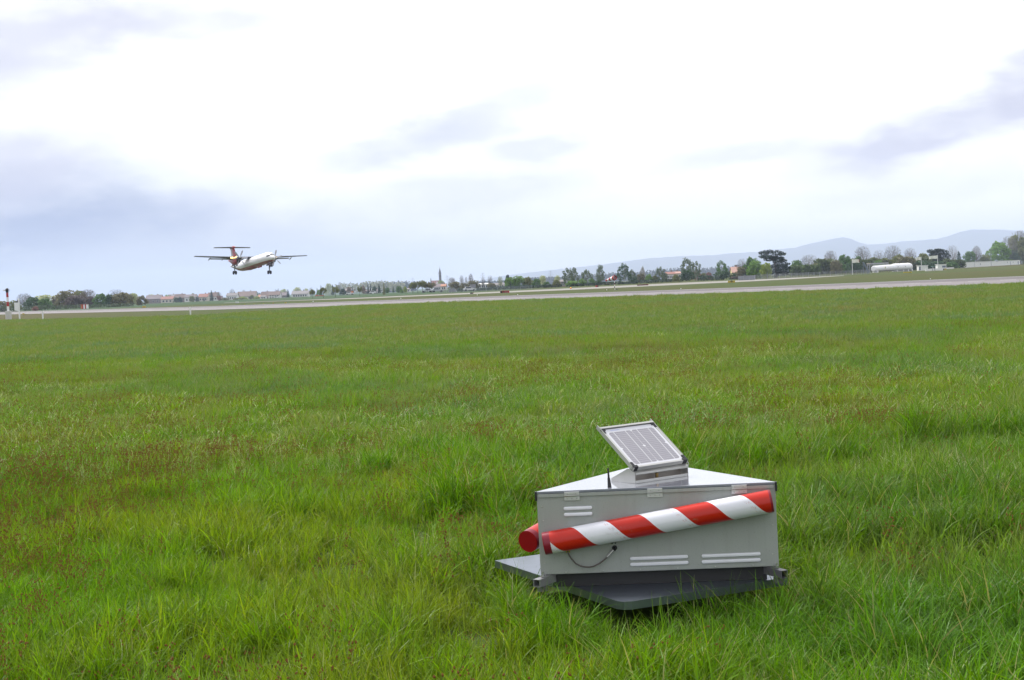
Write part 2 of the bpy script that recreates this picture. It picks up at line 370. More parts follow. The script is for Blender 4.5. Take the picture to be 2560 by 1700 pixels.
def bare_mesh(name, n, narrow):
    mb = MB(); q0 = .36 if narrow else .5
    mb.tube((0, 0, .1), (0, 0, .9), .018, .003, n=5)
    for i in range(22):
        a = i * 2.4; u = random.uniform(.35, 1); z1 = .42 + .5 * u * math.sin(i + .5) ** 2 + .05; rr = q0 * math.sqrt(max(.05, 1 - ((z1 - .58) / .46) ** 2)) * random.uniform(.6, .95)
        p = Vector((0, 0, max(.14, z1 - .32))); q = Vector((rr * math.cos(a), rr * math.sin(a), z1)); m_ = p.lerp(q, .5) + Vector((0, 0, -.03))
        mb.tube(p, m_, .013, .010, n=4); mb.tube(m_, q, .010, .005, n=4)
    for i in range(n):
        d = Vector((random.gauss(0, 1), random.gauss(0, 1), random.gauss(0, 1))).normalized(); r = random.random() ** .42
        c = Vector((d.x * q0 * r, d.y * q0 * r, .58 + d.z * .42 * r)); g = (Vector((d.x * q0, d.y * q0, d.z * .42 + .25)).normalized() + Vector((random.gauss(0, .45), random.gauss(0, .45), random.gauss(0, .45)))).normalized()
        L = random.uniform(.05, .13); w = g.orthogonal().normalized() * random.uniform(.003, .0065); e = c + g * L; e.z = min(e.z, 1.0); mb.add([c - w, c + w, e], [(0, 1, 2)])
    me = bpy.data.meshes.new(name); me.from_pydata(mb.v, [], mb.f); me.materials.append(TWIG)
    at = me.attributes.new('v', 'FLOAT', 'FACE'); at.data.foreach_set('value', rng.uniform(0, 1, len(mb.f))); me.update(); return me
PROTO = {}
def protos():
    for i in range(4):
        PROTO[f'broad{i}'] = (quads_mesh('crown', lobes_cloud(crown_lobes(18, -.06, .52, .17, low=.27), 1900), .045, LEAF), trunk_mesh('trunk', .45, .03, BARK))
        PROTO[f'birch{i}'] = (quads_mesh('crown', lobes_cloud(crown_lobes(22, .06, .5, .13, 1, .8, .22), 1150, .3), .040, LEAF), trunk_mesh('trunk', .75, .022, PALEBARK, 7, .2))
        PROTO[f'bare{i}'] = (bare_mesh('crown', 1600, i == 1), trunk_mesh('trunk', .4, .024, BARK, 4, .2))
        PROTO[f'bush{i}'] = (quads_mesh('crown', lobes_cloud(crown_lobes(11, -.15, .5, .24), 900), .06, LEAF), trunk_mesh('stem', .3, .03, BARK, 4, .3))
        c = []
        for k in range(1300):
            z = 1 - random.random() ** .62 * .93; w = .5 * (1 - z) ** .85 * (0.72 + .28 * math.sin(z * 60 + i)); a = random.uniform(0, 6.283); r = w * random.uniform(.35, 1.05)
            c.append((r * math.cos(a), r * math.sin(a), z - .06 * r))
        PROTO[f'spruce{i}'] = (quads_mesh('crown', c, .045, NEEDLE, .4, .6), trunk_mesh('trunk', .25, .03, BARK, 0))
        PROTO[f'lolly{i}'] = (quads_mesh('crown', lobes_cloud(crown_lobes(13, .36, .5, .15), 900), .05, LEAF), trunk_mesh('trunk', .55, .028, BARK, 5, .22))
protos()
KIND = {'broad': 'broadleaf_tree', 'birch': 'birch_tree', 'bare': 'bare_tree', 'bush': 'bush', 'spruce': 'spruce_tree', 'lolly': 'street_tree'}
_cnt = [0]
def tree(kind, px, top, wpx, D, col, label, group=None, deep=None):
    if px > 1980 and px < 2400: D += 95
    elif px > 2400: D += 170
    col = tuple(c * 1.75 for c in col) if kind != 'bare' else col
    i = _cnt[0] % 4; _cnt[0] += 1
    c, t = PROTO[kind + str(i)]; g = terrain(D); x = x_at(px, horizon(px), D)
    h = z_at(px, top, D) - g; w = wpx * D / FPX
    r = tag(empty(KIND[kind], (x, D, g - .05), random.uniform(0, 6.28)), label, 'bush' if kind == 'bush' else 'tree', group)
    for nm, me in (('crown', c), ('stem' if kind == 'bush' else 'trunk', t)):
        o = link_mesh(nm, me, r); o.scale = (w, w, h) if nm == 'crown' else (max(w, h * .7), max(w, h * .7), h)
        o.color = (*col, 1) if nm == 'crown' else (1, 1, 1, 1)
    return r
def hedge(px0, px1, top0, top1, D, depth, col, label, n=1500, D1=None):
    D1 = D1 or D; g = terrain(D); a = Vector((x_at(px0, horizon(px0), D), D, g)); b = Vector((x_at(px1, horizon(px1), D1), D1, g))
    h0, h1 = z_at(px0, top0, D) - g, z_at(px1, top1, D1) - g; L = (b - a).length; ang = math.atan2(b.y - a.y, b.x - a.x)
    u = rng.uniform(0, 1, n); hh = (h0 + (h1 - h0) * u) * (0.84 + .10 * np.sin(u * L * .9) * np.sin(u * L * .37 + 1) + .06 * np.sin(u * L * 2.3))
    c = np.stack([u * L, rng.uniform(-.5, .5, n) * depth, hh * rng.uniform(0, 1, n) ** .7], 1)
    o = link_mesh('hedge', quads_mesh('hedge', c, max(.22, min(h0, h1) * .13), LEAF)); o.location = a; o.rotation_euler = (0, 0, ang); o.color = (*[c * 1.4 for c in col], 1)
    return tag(o, label, 'hedge')
def wood(px0, px1, tops, D, col, name, label, conifer=True, rows=4, step=4.0, depth=120):
    C, S = [], []; k = D / FPX
    for r in range(rows):
        x = px0
        while x < px1:
            DD = D + r * depth / rows + random.uniform(-8, 8); g = terrain(DD); h = (z_at(x, polyline_at(tops, x), D) - g) * random.uniform(.72, 1.04)
            X = x_at(x, horizon(x), DD); w = step * k * random.uniform(.7, 1.3)
            n = 36
            if conifer:
                z = 1 - rng.uniform(0, 1, n) ** .7; rr = w * (1 - z) * rng.uniform(.4, 1, n)
            else:
                z = .15 + .85 * rng.uniform(0, 1, n); rr = w * np.sqrt(np.maximum(.02, 1 - ((z - .55) / .5) ** 2)) * rng.uniform(.5, 1, n)
            a = rng.uniform(0, 6.28, n); C.append(np.stack([X + rr * np.cos(a), DD + rr * np.sin(a), g + z * h], 1)); x += step * random.uniform(.6, 1.3)
    c = np.concatenate(C); o = link_mesh(name, quads_mesh(name, c, k * 2.2, NEEDLE, .3)); o.color = (*col, 1)
    return tag(o, label, 'wood', kind='stuff')

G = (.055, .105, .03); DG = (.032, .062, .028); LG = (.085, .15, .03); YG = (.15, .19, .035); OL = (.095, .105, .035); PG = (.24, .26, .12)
GB = (.075, .10, .06); BR = (.15, .12, .095); BG = (.20, .19, .18); CN = (.022, .042, .034); RB = (.13, .065, .05); PU = (.075, .062, .06); BO = (.10, .095, .05)
LW = 'trees of the wood beyond the runway at the far left'; ST = 'small roadside trees behind the runway'; BI = 'birches behind the taxiway'; RT = 'trees behind the white tank and sheds'; VT = 'trees among the village houses'
T = [ # kind, px, top, width px, distance, colour, label, group
 ('broad', 3, 750, 66, 520, BO, 'rusty olive tree at the left edge of the photo behind the striped beacon', LW),
 ('bare', 62, 733, 54, 600, BG, 'tall grey leafless tree rising above the white panel on its post', LW),
 ('bush', 36, 748, 36, 540, OL, 'low olive bush between the striped beacon and the white panel', LW),
 ('broad', 84, 739, 52, 520, DG, 'dark green round tree right of the white panel', LW),
 ('broad', 112, 744, 46, 510, G, 'low green tree between the round dark tree and the purple wood', LW),
 ('broad', 150, 731, 58, 560, PU, 'dark purple brown tree at the left flank of the tall wood', LW),
 ('broad', 168, 722, 60, 540, BO, 'tallest olive brown tree on the left side of the wood', LW),
 ('broad', 200, 722, 46, 550, OL, 'tall tree with a greener top in the middle of the wood', LW),
 ('broad', 190, 735, 60, 510, PU, 'dark purple grey tree directly above the red white hut', LW),
 ('bare', 221, 723, 54, 540, BR, 'leafless brown grey tree above the red white hut', LW),
 ('broad', 222, 738, 42, 525, PU, 'lower purple brown tree right of the red white hut', LW),
 ('broad', 251, 731, 48, 520, G, 'green round tree right of the purple wood', LW),
 ('broad', 274, 733, 30, 500, DG, 'narrow dark green tree left of the brown trunked tree', LW),
 ('broad', 300, 727, 60, 500, BO, 'broad brown olive tree with dark trunks at the right end of the wood', LW),
 ('bare', 292, 722, 44, 505, PU, 'leafless tree with one bough poking out at the upper left', LW),
 ('broad', 320, 729, 34, 510, BO, 'olive grey tree closing the wood on its right', LW),
 ('broad', 335, 730, 26, 700, PG, 'pale yellowish tree behind the right end of the wood', LW),
 ('broad', 353, 736, 32, 560, BO, 'grey green round tree standing alone right of the wood', LW),
 ('bush', 88, 764, 18, 470, RB, 'small reddish bush at the foot of the left wood', LW),
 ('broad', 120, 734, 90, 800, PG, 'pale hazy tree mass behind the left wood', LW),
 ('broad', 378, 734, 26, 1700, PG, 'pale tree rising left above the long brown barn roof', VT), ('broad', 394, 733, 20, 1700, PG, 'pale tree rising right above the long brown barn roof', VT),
 ('broad', 418, 735, 14, 1500, LG, 'small green tree above the low red roof', VT), ('bush', 440, 741, 14, 1150, DG, 'blue green bush before the brown roofed house', VT), ('bush', 451, 740, 13, 1150, CN, 'dark bush left of the white gabled house', VT),
 ('broad', 484, 730, 14, 1420, YG, 'bright yellow green tree behind the white gabled house', VT), ('broad', 480, 738, 16, 1080, OL, 'olive tree before the white gabled house', VT), ('bush', 493, 739, 9, 1100, CN, 'dark bush right of the white gabled house', VT),
 ('spruce', 510, 741, 8, 1120, CN, 'small dark spruce before the red roofed house', VT), ('spruce', 529, 725, 18, 1100, CN, 'tall dark spruce among the village houses at left', VT),
 ('bare', 548, 730, 13, 1300, BG, 'small grey leafless tree right of the tall dark spruce', VT), ('bush', 549, 737, 16, 1080, RB, 'reddish brown round bush beside the white gable', VT), ('bush', 563, 743, 26, 1020, BO, 'grey bush at the foot of the half white house', VT),
 ('bare', 581, 721.5, 20, 1500, BG, 'grey leafless tree above the half white house', VT), ('bare', 610, 724, 10, 1600, BG, 'thin leafless tree above the big brown roof', VT), ('bush', 607, 740, 22, 1000, YG, 'yellow green bush before the big brown roof', VT),
 ('bush', 590, 744, 18, 1000, OL, 'pale olive bush left of the yellow green bush', VT), ('broad', 629, 736, 14, 1050, OL, 'olive tree before the right end of the big brown roof', VT), ('bush', 641, 740, 17, 1000, YG, 'yellow green bush below the orange roof', VT),
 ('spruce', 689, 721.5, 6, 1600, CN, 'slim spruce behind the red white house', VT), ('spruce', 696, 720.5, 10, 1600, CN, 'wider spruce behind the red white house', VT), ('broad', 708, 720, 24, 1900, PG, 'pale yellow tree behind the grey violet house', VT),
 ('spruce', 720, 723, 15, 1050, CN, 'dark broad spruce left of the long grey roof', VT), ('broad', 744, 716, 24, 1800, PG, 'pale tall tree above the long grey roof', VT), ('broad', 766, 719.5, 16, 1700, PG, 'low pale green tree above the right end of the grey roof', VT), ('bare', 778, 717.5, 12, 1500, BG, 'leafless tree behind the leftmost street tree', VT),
 ('lolly', 781, 722, 17, 450, OL, 'leftmost street tree with a round olive crown', ST), ('lolly', 808, 717, 19, 450, OL, 'street tree with olive crown before the orange barrier', ST), ('lolly', 838, 714, 21, 450, OL, 'largest round street tree left of the blue green spruce', ST), ('lolly', 899, 714, 15, 470, OL, 'small street tree left of the white silo', ST),
 ('spruce', 960, 705, 11, 480, OL, 'slender cone shaped tree right of the white silo', ST), ('spruce', 793, 719, 8, 900, CN, 'slim dark conifer between the two left street trees', VT), ('spruce', 803, 712.5, 11, 950, CN, 'dark conifer top behind the orange barrier', VT), ('broad', 798, 722, 14, 800, LG, 'light green tree beside the slim dark conifer', VT),
 ('spruce', 832, 711, 14, 900, CN, 'dark blue conifer behind the largest street tree', VT), ('bush', 857, 718, 15, 700, CN, 'blocky blue green conifer beside the white car', VT), ('broad', 822, 706, 22, 1900, PG, 'pale yellow tree above the dark blue conifer', VT), ('bare', 849, 703.5, 10, 1500, BG, 'thin leafless tree rising above the pale wood', VT),
 ('broad', 872, 715, 12, 900, BR, 'brown tree above the orange sign', VT), ('spruce', 881, 714, 11, 900, DG, 'dark conifer right of the orange sign', VT), ('broad', 909, 711, 12, 850, BR, 'brown tree between street tree and silo', VT), ('spruce', 920, 705.5, 10, 900, CN, 'dark conifer left above the white silo', VT), ('spruce', 927, 707, 9, 900, CN, 'dark conifer right above the white silo', VT),
 ('broad', 936, 714, 12, 850, DG, 'dark green tree just behind the white silo', VT), ('spruce', 948, 711, 17, 750, CN, 'wide dark conifer right of the white silo', VT), ('broad', 968, 717, 14, 700, G, 'green round tree right of the slender cone tree', VT), ('spruce', 983, 714, 9, 720, DG, 'narrow dark tree between two green trees', VT), ('broad', 997, 713, 15, 700, G, 'green broad tree left of the yellow green tree', VT), ('broad', 1013, 715, 12, 680, YG, 'bright yellow green tree before the avenue', VT), ('broad', 1004, 722, 10, 600, LG, 'small fresh green tree at the grey fence', VT),
 ('lolly', 1032, 704, 22, 500, OL, 'leftmost tree of the clipped avenue before the church', 'avenue trees before the church'), ('lolly', 1044, 702, 22, 500, OL, 'second avenue tree from the left', 'avenue trees before the church'), ('lolly', 1056, 698, 24, 500, OL, 'highest tree of the clipped avenue', 'avenue trees before the church'), ('lolly', 1068, 702, 22, 500, BO, 'fourth avenue tree before the red church roof', 'avenue trees before the church'), ('lolly', 1079, 704, 20, 500, BO, 'rightmost tree of the clipped avenue', 'avenue trees before the church'),
 ('spruce', 1078, 693.5, 11, 1800, CN, 'dark pine top left of the church tower', VT), ('broad', 1103, 699, 24, 1500, YG, 'yellow green tree hiding the foot of the church tower', VT),
 ('bare', 1130, 693, 26, 800, BR, 'brown leafless tree right of the church', VT), ('broad', 1137, 702, 34, 620, BO, 'olive brown tree above the glasshouse', VT), ('bare', 1155, 687.5, 12, 900, BG, 'slim leafless poplar between two brown trees', VT), ('bare', 1166, 691, 8, 900, BG, 'thin leafless tree beside the tallest bare tree', VT), ('bare', 1178, 683.5, 17, 800, BR, 'tallest leafless tree above the grey board', VT), ('broad', 1183, 699, 36, 620, BO, 'brown grey tree mass around the grey board', VT), ('broad', 1160, 705, 24, 600, BO, 'low brown tree left of the grey board', VT),
 ('bare', 1226, 687, 13, 800, BR, 'leafless tree right of the faint pylon', VT), ('bare', 1251, 690, 18, 700, PG, 'pale budding tree left of the big green clump', VT), ('broad', 1228, 706, 26, 600, BO, 'low brown shrubbery above the dark hedge', VT), ('bare', 1208, 690, 11, 800, BR, 'thin leafless tree left of the white flat roof', VT),
 ('broad', 1270, 684, 18, 620, CN, 'dark pine top behind the big green clump', BI), ('broad', 1276, 689, 34, 500, LG, 'leftmost big yellow green tree of the clump', BI), ('broad', 1297, 686.5, 34, 500, LG, 'middle big yellow green tree of the clump', BI), ('broad', 1318, 690, 34, 500, OL, 'right olive green tree of the clump', BI),
 ('broad', 1342, 694, 28, 490, G, 'green tree right of the yellow green clump', BI), ('broad', 1366, 702, 24, 480, G, 'low round green tree above the dark hedge', BI), ('broad', 1357, 686, 20, 900, PG, 'pale yellow tree between the two green ones', BI), ('broad', 1394, 686, 16, 900, PG, 'pale tree left of the first birch', BI), ('broad', 1390, 698, 24, 480, OL, 'olive tree left of the small grey building', BI),
 ('birch', 1421, 666, 30, 500, GB, 'first birch of the row, left of the orange lamp', BI), ('birch', 1437, 665, 24, 510, GB, 'second birch with a pointed top', BI), ('birch', 1468, 671, 32, 505, GB, 'third wide thin crowned birch', BI), ('birch', 1502, 659, 27, 500, GB, 'tall birch just left of the windsock', BI), ('birch', 1561, 654.5, 38, 490, DG, 'large dark birch right of the windsock', BI), ('birch', 1581, 671, 20, 500, GB, 'small birch leaning on the large dark birch', BI),
 ('bush', 1430, 699, 36, 480, LG, 'light green bush under the first birches', BI), ('bush', 1456, 694, 22, 480, LG, 'light green bush under the third birch', BI), ('bush', 1480, 694, 26, 490, G, 'green bush right of the third birch', BI), ('bush', 1497, 698, 22, 480, DG, 'dark green bush under the tall birch', BI), ('bush', 1521, 704, 24, 480, OL, 'olive bush behind the windsock', BI),
 ('birch', 1608, 664, 15, 520, BG, 'thin grey half bare tree between the dark birch and the red roofs', BI), ('broad', 1602, 680, 26, 500, BO, 'grey brown shrub tree beneath the thin half bare tree', BI), ('bush', 1585, 690, 24, 490, DG, 'dark green bush right of the large dark birch', BI), ('broad', 1622, 683, 20, 490, LG, 'bright green narrow tree left of the olive shrub', BI), ('broad', 1637, 687, 20, 490, OL, 'olive shrub left of the single birch', BI), ('birch', 1650, 664, 26, 490, GB, 'single birch left of the red roofs', BI), ('broad', 1662, 679, 18, 500, GB, 'blue grey tree right of the single birch', BI), ('broad', 1690, 684, 22, 480, OL, 'olive tree before the red roofed building', BI),
 ('birch', 1717, 642.5, 36, 490, GB, 'tallest birch right of the red roofs', BI), ('birch', 1740, 649.5, 28, 500, GB, 'paler birch joined to the right of the tallest one', BI), ('broad', 1717, 672, 36, 485, DG, 'dark green base growth under the tallest birch', BI), ('broad', 1740, 674, 28, 520, RB, 'reddish brown shrub tree under the paler birch', BI), ('broad', 1759, 681, 22, 500, OL, 'olive shrub right of the reddish one', BI), ('broad', 1772, 678, 18, 520, RB, 'purple brown shrub left of the round topped tree', BI),
 ('birch', 1806, 648, 32, 480, G, 'round topped tree left of the yellow house', BI), ('broad', 1808, 674, 56, 475, DG, 'wide dark green tree below the round topped one', BI), ('bush', 1836, 690, 24, 470, PU, 'dark brown bush behind the yellow direction board', BI),
 ('bare', 1856, 646, 34, 480, BR, 'pale brown leafless tree right of the yellow house', BI), ('broad', 1856, 664, 34, 470, BO, 'olive brown tree at the left of the green pair', BI), ('broad', 1880, 638, 44, 470, G, 'tall green tree left of the big dark pine', BI), ('broad', 1890, 648, 50, 455, LG, 'big bright green tree before the dark pine', BI), ('broad', 1916, 652, 34, 450, YG, 'yellow green tree at the foot of the dark pine', BI),
 ('broad', 1993, 646, 34, 480, G, 'green tree right of the big dark pine', RT), ('bare', 2024, 636, 46, 520, BG, 'wide leafless tree right of the dark pine', RT), ('broad', 2012, 660, 36, 470, LG, 'light green bushy tree before the wide leafless tree', RT), ('broad', 2036, 654, 30, 480, OL, 'olive yellow tree left of the brown ones', RT),
 ('bare', 2078, 626, 34, 560, BR, 'tall leafless crown above the brown olive trees', RT), ('broad', 2066, 642, 40, 500, BO, 'brown olive tree left of the white flag at left', RT), ('broad', 2090, 648, 36, 480, BO, 'lower brown olive tree beside the green tree', RT), ('broad', 2113, 631, 42, 490, G, 'green round tree behind the leftmost flag', RT), ('broad', 2136, 650, 40, 470, DG, 'dark green tree below the leftmost flag', RT),
 ('bare', 2158, 615, 42, 560, BG, 'tall leafless tree right of the leftmost flag', RT), ('broad', 2146, 637, 30, 500, G, 'green tree below the tall leafless tree', RT), ('broad', 2172, 645, 30, 500, OL, 'olive tree behind the steel gantry', RT), ('bare', 2198, 624, 34, 560, BG, 'leafless tree above the left end of the tank', RT), ('bare', 2232, 613, 44, 560, BG, 'tall leafless tree above the middle of the tank', RT), ('broad', 2196, 648, 36, 510, LG, 'light green tree behind the left end of the tank', RT), ('broad', 2244, 631, 40, 520, OL, 'green olive tree behind the middle of the tank', RT), ('broad', 2264, 637, 52, 500, BO, 'autumn coloured olive tree behind the right end of the tank', RT), ('bare', 2276, 619, 32, 570, BR, 'leafless crown above the right end of the tank', RT),
 ('broad', 2308, 630, 46, 540, OL, 'olive tree behind the middle flag', RT), ('broad', 2352, 638, 48, 520, OL, 'olive green tree before the dark flat pine', RT), ('bare', 2382, 612, 32, 560, BG, 'leafless tree right of the dark flat pine', RT), ('spruce', 2398, 627, 34, 540, CN, 'dark conifer left of the long white building', RT), ('broad', 2425, 625, 38, 660, G, 'dull green tree above the left end of the long building', RT), ('bare', 2442, 614, 34, 680, BR, 'leafless tree left of the big bright green tree', RT), ('broad', 2462, 634, 34, 680, OL, 'low olive tree above the long building', RT),
 ('broad', 2500, 599, 66, 700, LG, 'big bright green tree behind the long white building', RT), ('bare', 2524, 589, 40, 760, BG, 'leafless crown between the two biggest trees at right', RT), ('broad', 2546, 579, 64, 780, OL, 'largest brown olive tree at the right edge of the photo', RT), ('bare', 2552, 575, 50, 800, BR, 'tall leafless branches crowning the tree at the right edge', RT), ('broad', 2530, 622, 40, 760, DG, 'dark green undergrowth tree at the right end of the long building', RT),
 ('bush', 2300, 650, 44, 500, DG, 'dark green bush behind the left white shed', RT), ('bush', 2340, 649, 60, 500, DG, 'broad dark green bush behind the turquoise shelter', RT), ('bush', 2376, 652, 44, 500, G, 'green bush between the sheds and the long building', RT),
 ('broad', 2630, 590, 80, 700, BO, 'olive tree beyond the right edge of the view', RT), ('broad', -60, 748, 80, 520, PU, 'purple brown tree beyond the left edge of the view', LW),
]
for k, px, top, w, D, c, lab, grp in T: tree(k, px, top, w, D, c, lab, grp)

def pine(px0, px1, top, D, pads, label):
    g = terrain(D); xc = (px0 + px1) / 2; w = (px1 - px0) * D / FPX; h = z_at(xc, top, D) - g
    r = tag(empty('pine_tree', (x_at(xc, horizon(xc), D), D, g - .05)), label, 'tree', 'dark pines beyond the taxiway')
    lob = [(a * w, random.uniform(-.14, .14) * w, b * h, rx * w * 1.12, rz * h * 1.45) for a, b, rx, rz in pads]
    n = 4600; lb = np.array(lob); idx = rng.choice(len(lb), n, p=(lb[:, 3] ** 2) / (lb[:, 3] ** 2).sum()); d = rng.normal(size=(n, 3)); d /= np.linalg.norm(d, axis=1)[:, None]
    L = lb[idx]; c = L[:, :3] + d * (rng.uniform(.2, 1, n) ** .5)[:, None] * L[:, [3, 3, 4]]
    o = link_mesh('crown', quads_mesh('crown', c, h * .026, NEEDLE, .1), r); o.color = (*CN, 1)
    mb = MB(); mb.tube((.05 * w, 0, 0), (.0, 0, h * .55), h * .03, h * .02, 8); mb.tube((0, 0, h * .55), (-.12 * w, 0, h * .9), h * .02, h * .006, 6)
    for a, b, rx, rz in pads[::2]: mb.tube((.02 * w, 0, max(.15, b - .15) * h), (a * w, 0, b * h), h * .012, h * .004, 5)
    mb.build('trunk', BARK, r, smooth=True)
pine(1896, 1978, 624, 440, [(-.28, .9, .17, .07), (-.12, .95, .12, .05), (.1, .88, .17, .07), (.24, .84, .13, .05), (-.36, .78, .12, .04), (-.2, .76, .18, .05), (.0, .73, .16, .05), (.2, .7, .12, .04), (.3, .6, .12, .045), (.12, .55, .14, .05),
     (.36, .48, .13, .045), (.2, .42, .18, .05), (.02, .42, .12, .06), (.4, .34, .12, .045), (.22, .28, .2, .06), (.06, .24, .14, .08), (.1, .66, .2, .08), (-.14, .68, .16, .06), (.42, .2, .1, .04), (.24, .14, .2, .06), (.0, .12, .1, .08)], 'big dark layered pine between green trees beyond the taxiway')
pine(2318, 2374, 622, 600, [(-.36, .9, .16, .07), (-.2, .86, .12, .05), (.0, .94, .17, .06), (.15, .92, .14, .05), (.3, .80, .15, .09), (.42, .62, .12, .10), (-.05, .76, .24, .10), (.2, .64, .2, .12), (-.25, .7, .18, .12), (.0, .5, .24, .14)], 'dark flat topped pine behind the rightmost flag')
hedge(1142, 1335, 722, 710, 490, 3, (.03, .055, .04), 'long dark clipped hedge left of the small grey building', 2600)
hedge(1415, 1592, 707, 702, 480, 4, (.03, .05, .035), 'dark hedge under the birches behind the orange lamp', 2000)
hedge(1600, 1680, 700, 695, 480, 4, (.035, .055, .035), 'dark hedge left of the red roofed building', 900)
hedge(1745, 1800, 689, 686, 470, 4, (.035, .055, .04), 'dark hedge below the purple brown shrubs', 700)
hedge(0, 330, 764, 757, 480, 5, (.05, .07, .04), 'low scrubby hedge along the foot of the left wood', 2200)
hedge(2040, 2180, 646, 643, 590, 6, (.075, .10, .04), 'dark green overgrown hedge behind the wire fence right of the pine', 3600)
hedge(2176, 2300, 644, 641, 630, 6, (.10, .115, .04), 'olive green hedge behind the white tank', 3600)
hedge(2296, 2410, 642, 648, 610, 6, (.07, .095, .04), 'dark green hedge between the sheds and the long building', 3200)
hedge(1975, 2048, 662, 656, 560, 5, (.07, .105, .035), 'green hedge right of the big dark pine', 1600)
hedge(1335, 1404, 712, 709, 480, 3, (.04, .06, .04), 'low hedge left of the small grey building', 800)
wood(1180, 1960, [(1180, 704), (1290, 698), (1340, 691), (1400, 690), (1510, 682), (1600, 677), (1660, 671), (1700, 668), (1755, 669), (1800, 664), (1840, 662), (1960, 657)], 3000, (.03, .05, .045), 'far_wood', 'bluish far off conifer wood below the hills', step=3.2)
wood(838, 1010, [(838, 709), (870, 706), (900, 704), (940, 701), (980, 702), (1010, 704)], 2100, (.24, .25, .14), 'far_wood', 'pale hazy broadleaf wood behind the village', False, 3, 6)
wood(930, 1040, [(930, 704), (985, 703), (1015, 700), (1040, 703)], 2300, (.035, .055, .05), 'far_wood', 'hazy conifer wood left of the church', step=3.5)
wood(600, 680, [(600, 733), (640, 730.5), (680, 732)], 3000, (.05, .07, .05), 'far_wood', 'small hazy wood between the village roofs', False, 3, 5)

# ------------------------------------------------------------------ village
PANE = mat('window_glass', (.03, .035, .045), .15, var=.05)
def paintm(n, c, r=.75): return mat(n, c, r, var=.12, scale=1.2)
WH = paintm('white_render', (.60, .59, .58)); CR = paintm('cream_render', (.48, .44, .37)); BRW = paintm('brown_timber_wall', (.16, .12, .10)); YW = paintm('yellow_render', (.66, .56, .28)); GW = paintm('grey_render', (.30, .29, .29))
RF = dict(brown=mat('brown_tiles', (.13, .085, .075), .8, var=.25, scale=2), red=mat('red_tiles', (.23, .095, .07), .8, var=.25, scale=2), grey=mat('grey_tiles', (.17, .155, .16), .8, var=.2, scale=2), orange=mat('orange_tiles', (.33, .15, .09), .8, var=.2, scale=2), violet=mat('violet_tiles', (.14, .11, .12), .8, var=.2, scale=2), salmon=mat('salmon_tiles', (.36, .21, .17), .8, var=.2, scale=2))
VH = 'houses of the village behind the runway'
def house(label, x0, x1, eave, ridge, D, wall, roof, nwin=3, gable=False, depth=9.0, rows=1, chimney=True, name='house', group=VH, rz=0.0, flat=False):
    g = terrain(D); xc = (x0 + x1) / 2; w = (x1 - x0) * D / FPX; he = max(1.6, z_at(xc, eave, D) - g); hr = max(he + .6, z_at(xc, ridge, D) - g)
    r = tag(empty(name, (x_at(xc, horizon(xc), D), D + depth / 2, g), rz), label, 'house' if name == 'house' else name.replace('_', ' '), group)
    mb = MB(); o = .35
    if gable:
        mb.add([(-w / 2, -depth / 2, 0), (w / 2, -depth / 2, 0), (w / 2, -depth / 2, he), (0, -depth / 2, hr), (-w / 2, -depth / 2, he), (-w / 2, depth / 2, 0), (w / 2, depth / 2, 0), (w / 2, depth / 2, he), (0, depth / 2, hr), (-w / 2, depth / 2, he)],
               [(0, 1, 2, 3, 4), (5, 9, 8, 7, 6), (0, 4, 9, 5), (1, 6, 7, 2), (0, 5, 6, 1)])
    else:
        mb.add([(-w / 2, -depth / 2, 0), (-w / 2, depth / 2, 0), (-w / 2, depth / 2, he), (-w / 2, 0, hr), (-w / 2, -depth / 2, he), (w / 2, -depth / 2, 0), (w / 2, depth / 2, 0), (w / 2, depth / 2, he), (w / 2, 0, hr), (w / 2, -depth / 2, he)],
               [(0, 1, 2, 3, 4), (5, 9, 8, 7, 6), (0, 4, 9, 5), (1, 6, 7, 2), (0, 5, 6, 1)])
    mb.build('wall', wall, r)
    rb = MB(); t = .22
    if gable:
        for s in (-1, 1):
            a = (s * (w / 2 + o), he - o * (hr - he) / (w / 2)); b = (0, hr)
            rb.add([(a[0], -depth / 2 - o, a[1] + .03), (b[0], -depth / 2 - o, b[1] + .03), (b[0], depth / 2 + o, b[1] + .03), (a[0], depth / 2 + o, a[1] + .03), (a[0], -depth / 2 - o, a[1] + t), (b[0], -depth / 2 - o, b[1] + t), (b[0], depth / 2 + o, b[1] + t), (a[0], depth / 2 + o, a[1] + t)],
                   [(0, 1, 2, 3), (7, 6, 5, 4), (0, 4, 5, 1), (1, 5, 6, 2), (2, 6, 7, 3), (3, 7, 4, 0)])
    else:
        for s in (-1, 1):
            a = (s * (depth / 2 + o), he - o * (hr - he) / (depth / 2)); b = (0, hr)
            rb.add([(-w / 2 - o, a[0], a[1] + .03), (-w / 2 - o, b[0], b[1] + .03), (w / 2 + o, b[0], b[1] + .03), (w / 2 + o, a[0], a[1] + .03), (-w / 2 - o, a[0], a[1] + t), (-w / 2 - o, b[0], b[1] + t), (w / 2 + o, b[0], b[1] + t), (w / 2 + o, a[0], a[1] + t)],
                   [(0, 1, 2, 3), (7, 6, 5, 4), (0, 4, 5, 1), (1, 5, 6, 2), (2, 6, 7, 3), (3, 7, 4, 0)])
    ro = rb.build('roof', RF[roof] if isinstance(roof, str) else roof, r)
    if chimney and not flat: MB().box((w * .18, .6 if not gable else 0, hr + .25), (.7, .7, 1.5)).build('chimney', BRW, ro)
    for k in range(rows):
        for i in range(nwin):
            x = (i + .5) / nwin * w * .86 - w * .43; zc = he * (k + .55) / rows
            ww, hh = min(1.3, w / nwin * .5), min(1.3, he / rows * .5)
            f = MB().box((x, -depth / 2 - .02, zc), (ww + .2, .1, hh + .2)).build('window', WH, r)
            MB().box((x, -depth / 2 - .075, zc), (ww, .04, hh)).build('pane', PANE, f)
    return r
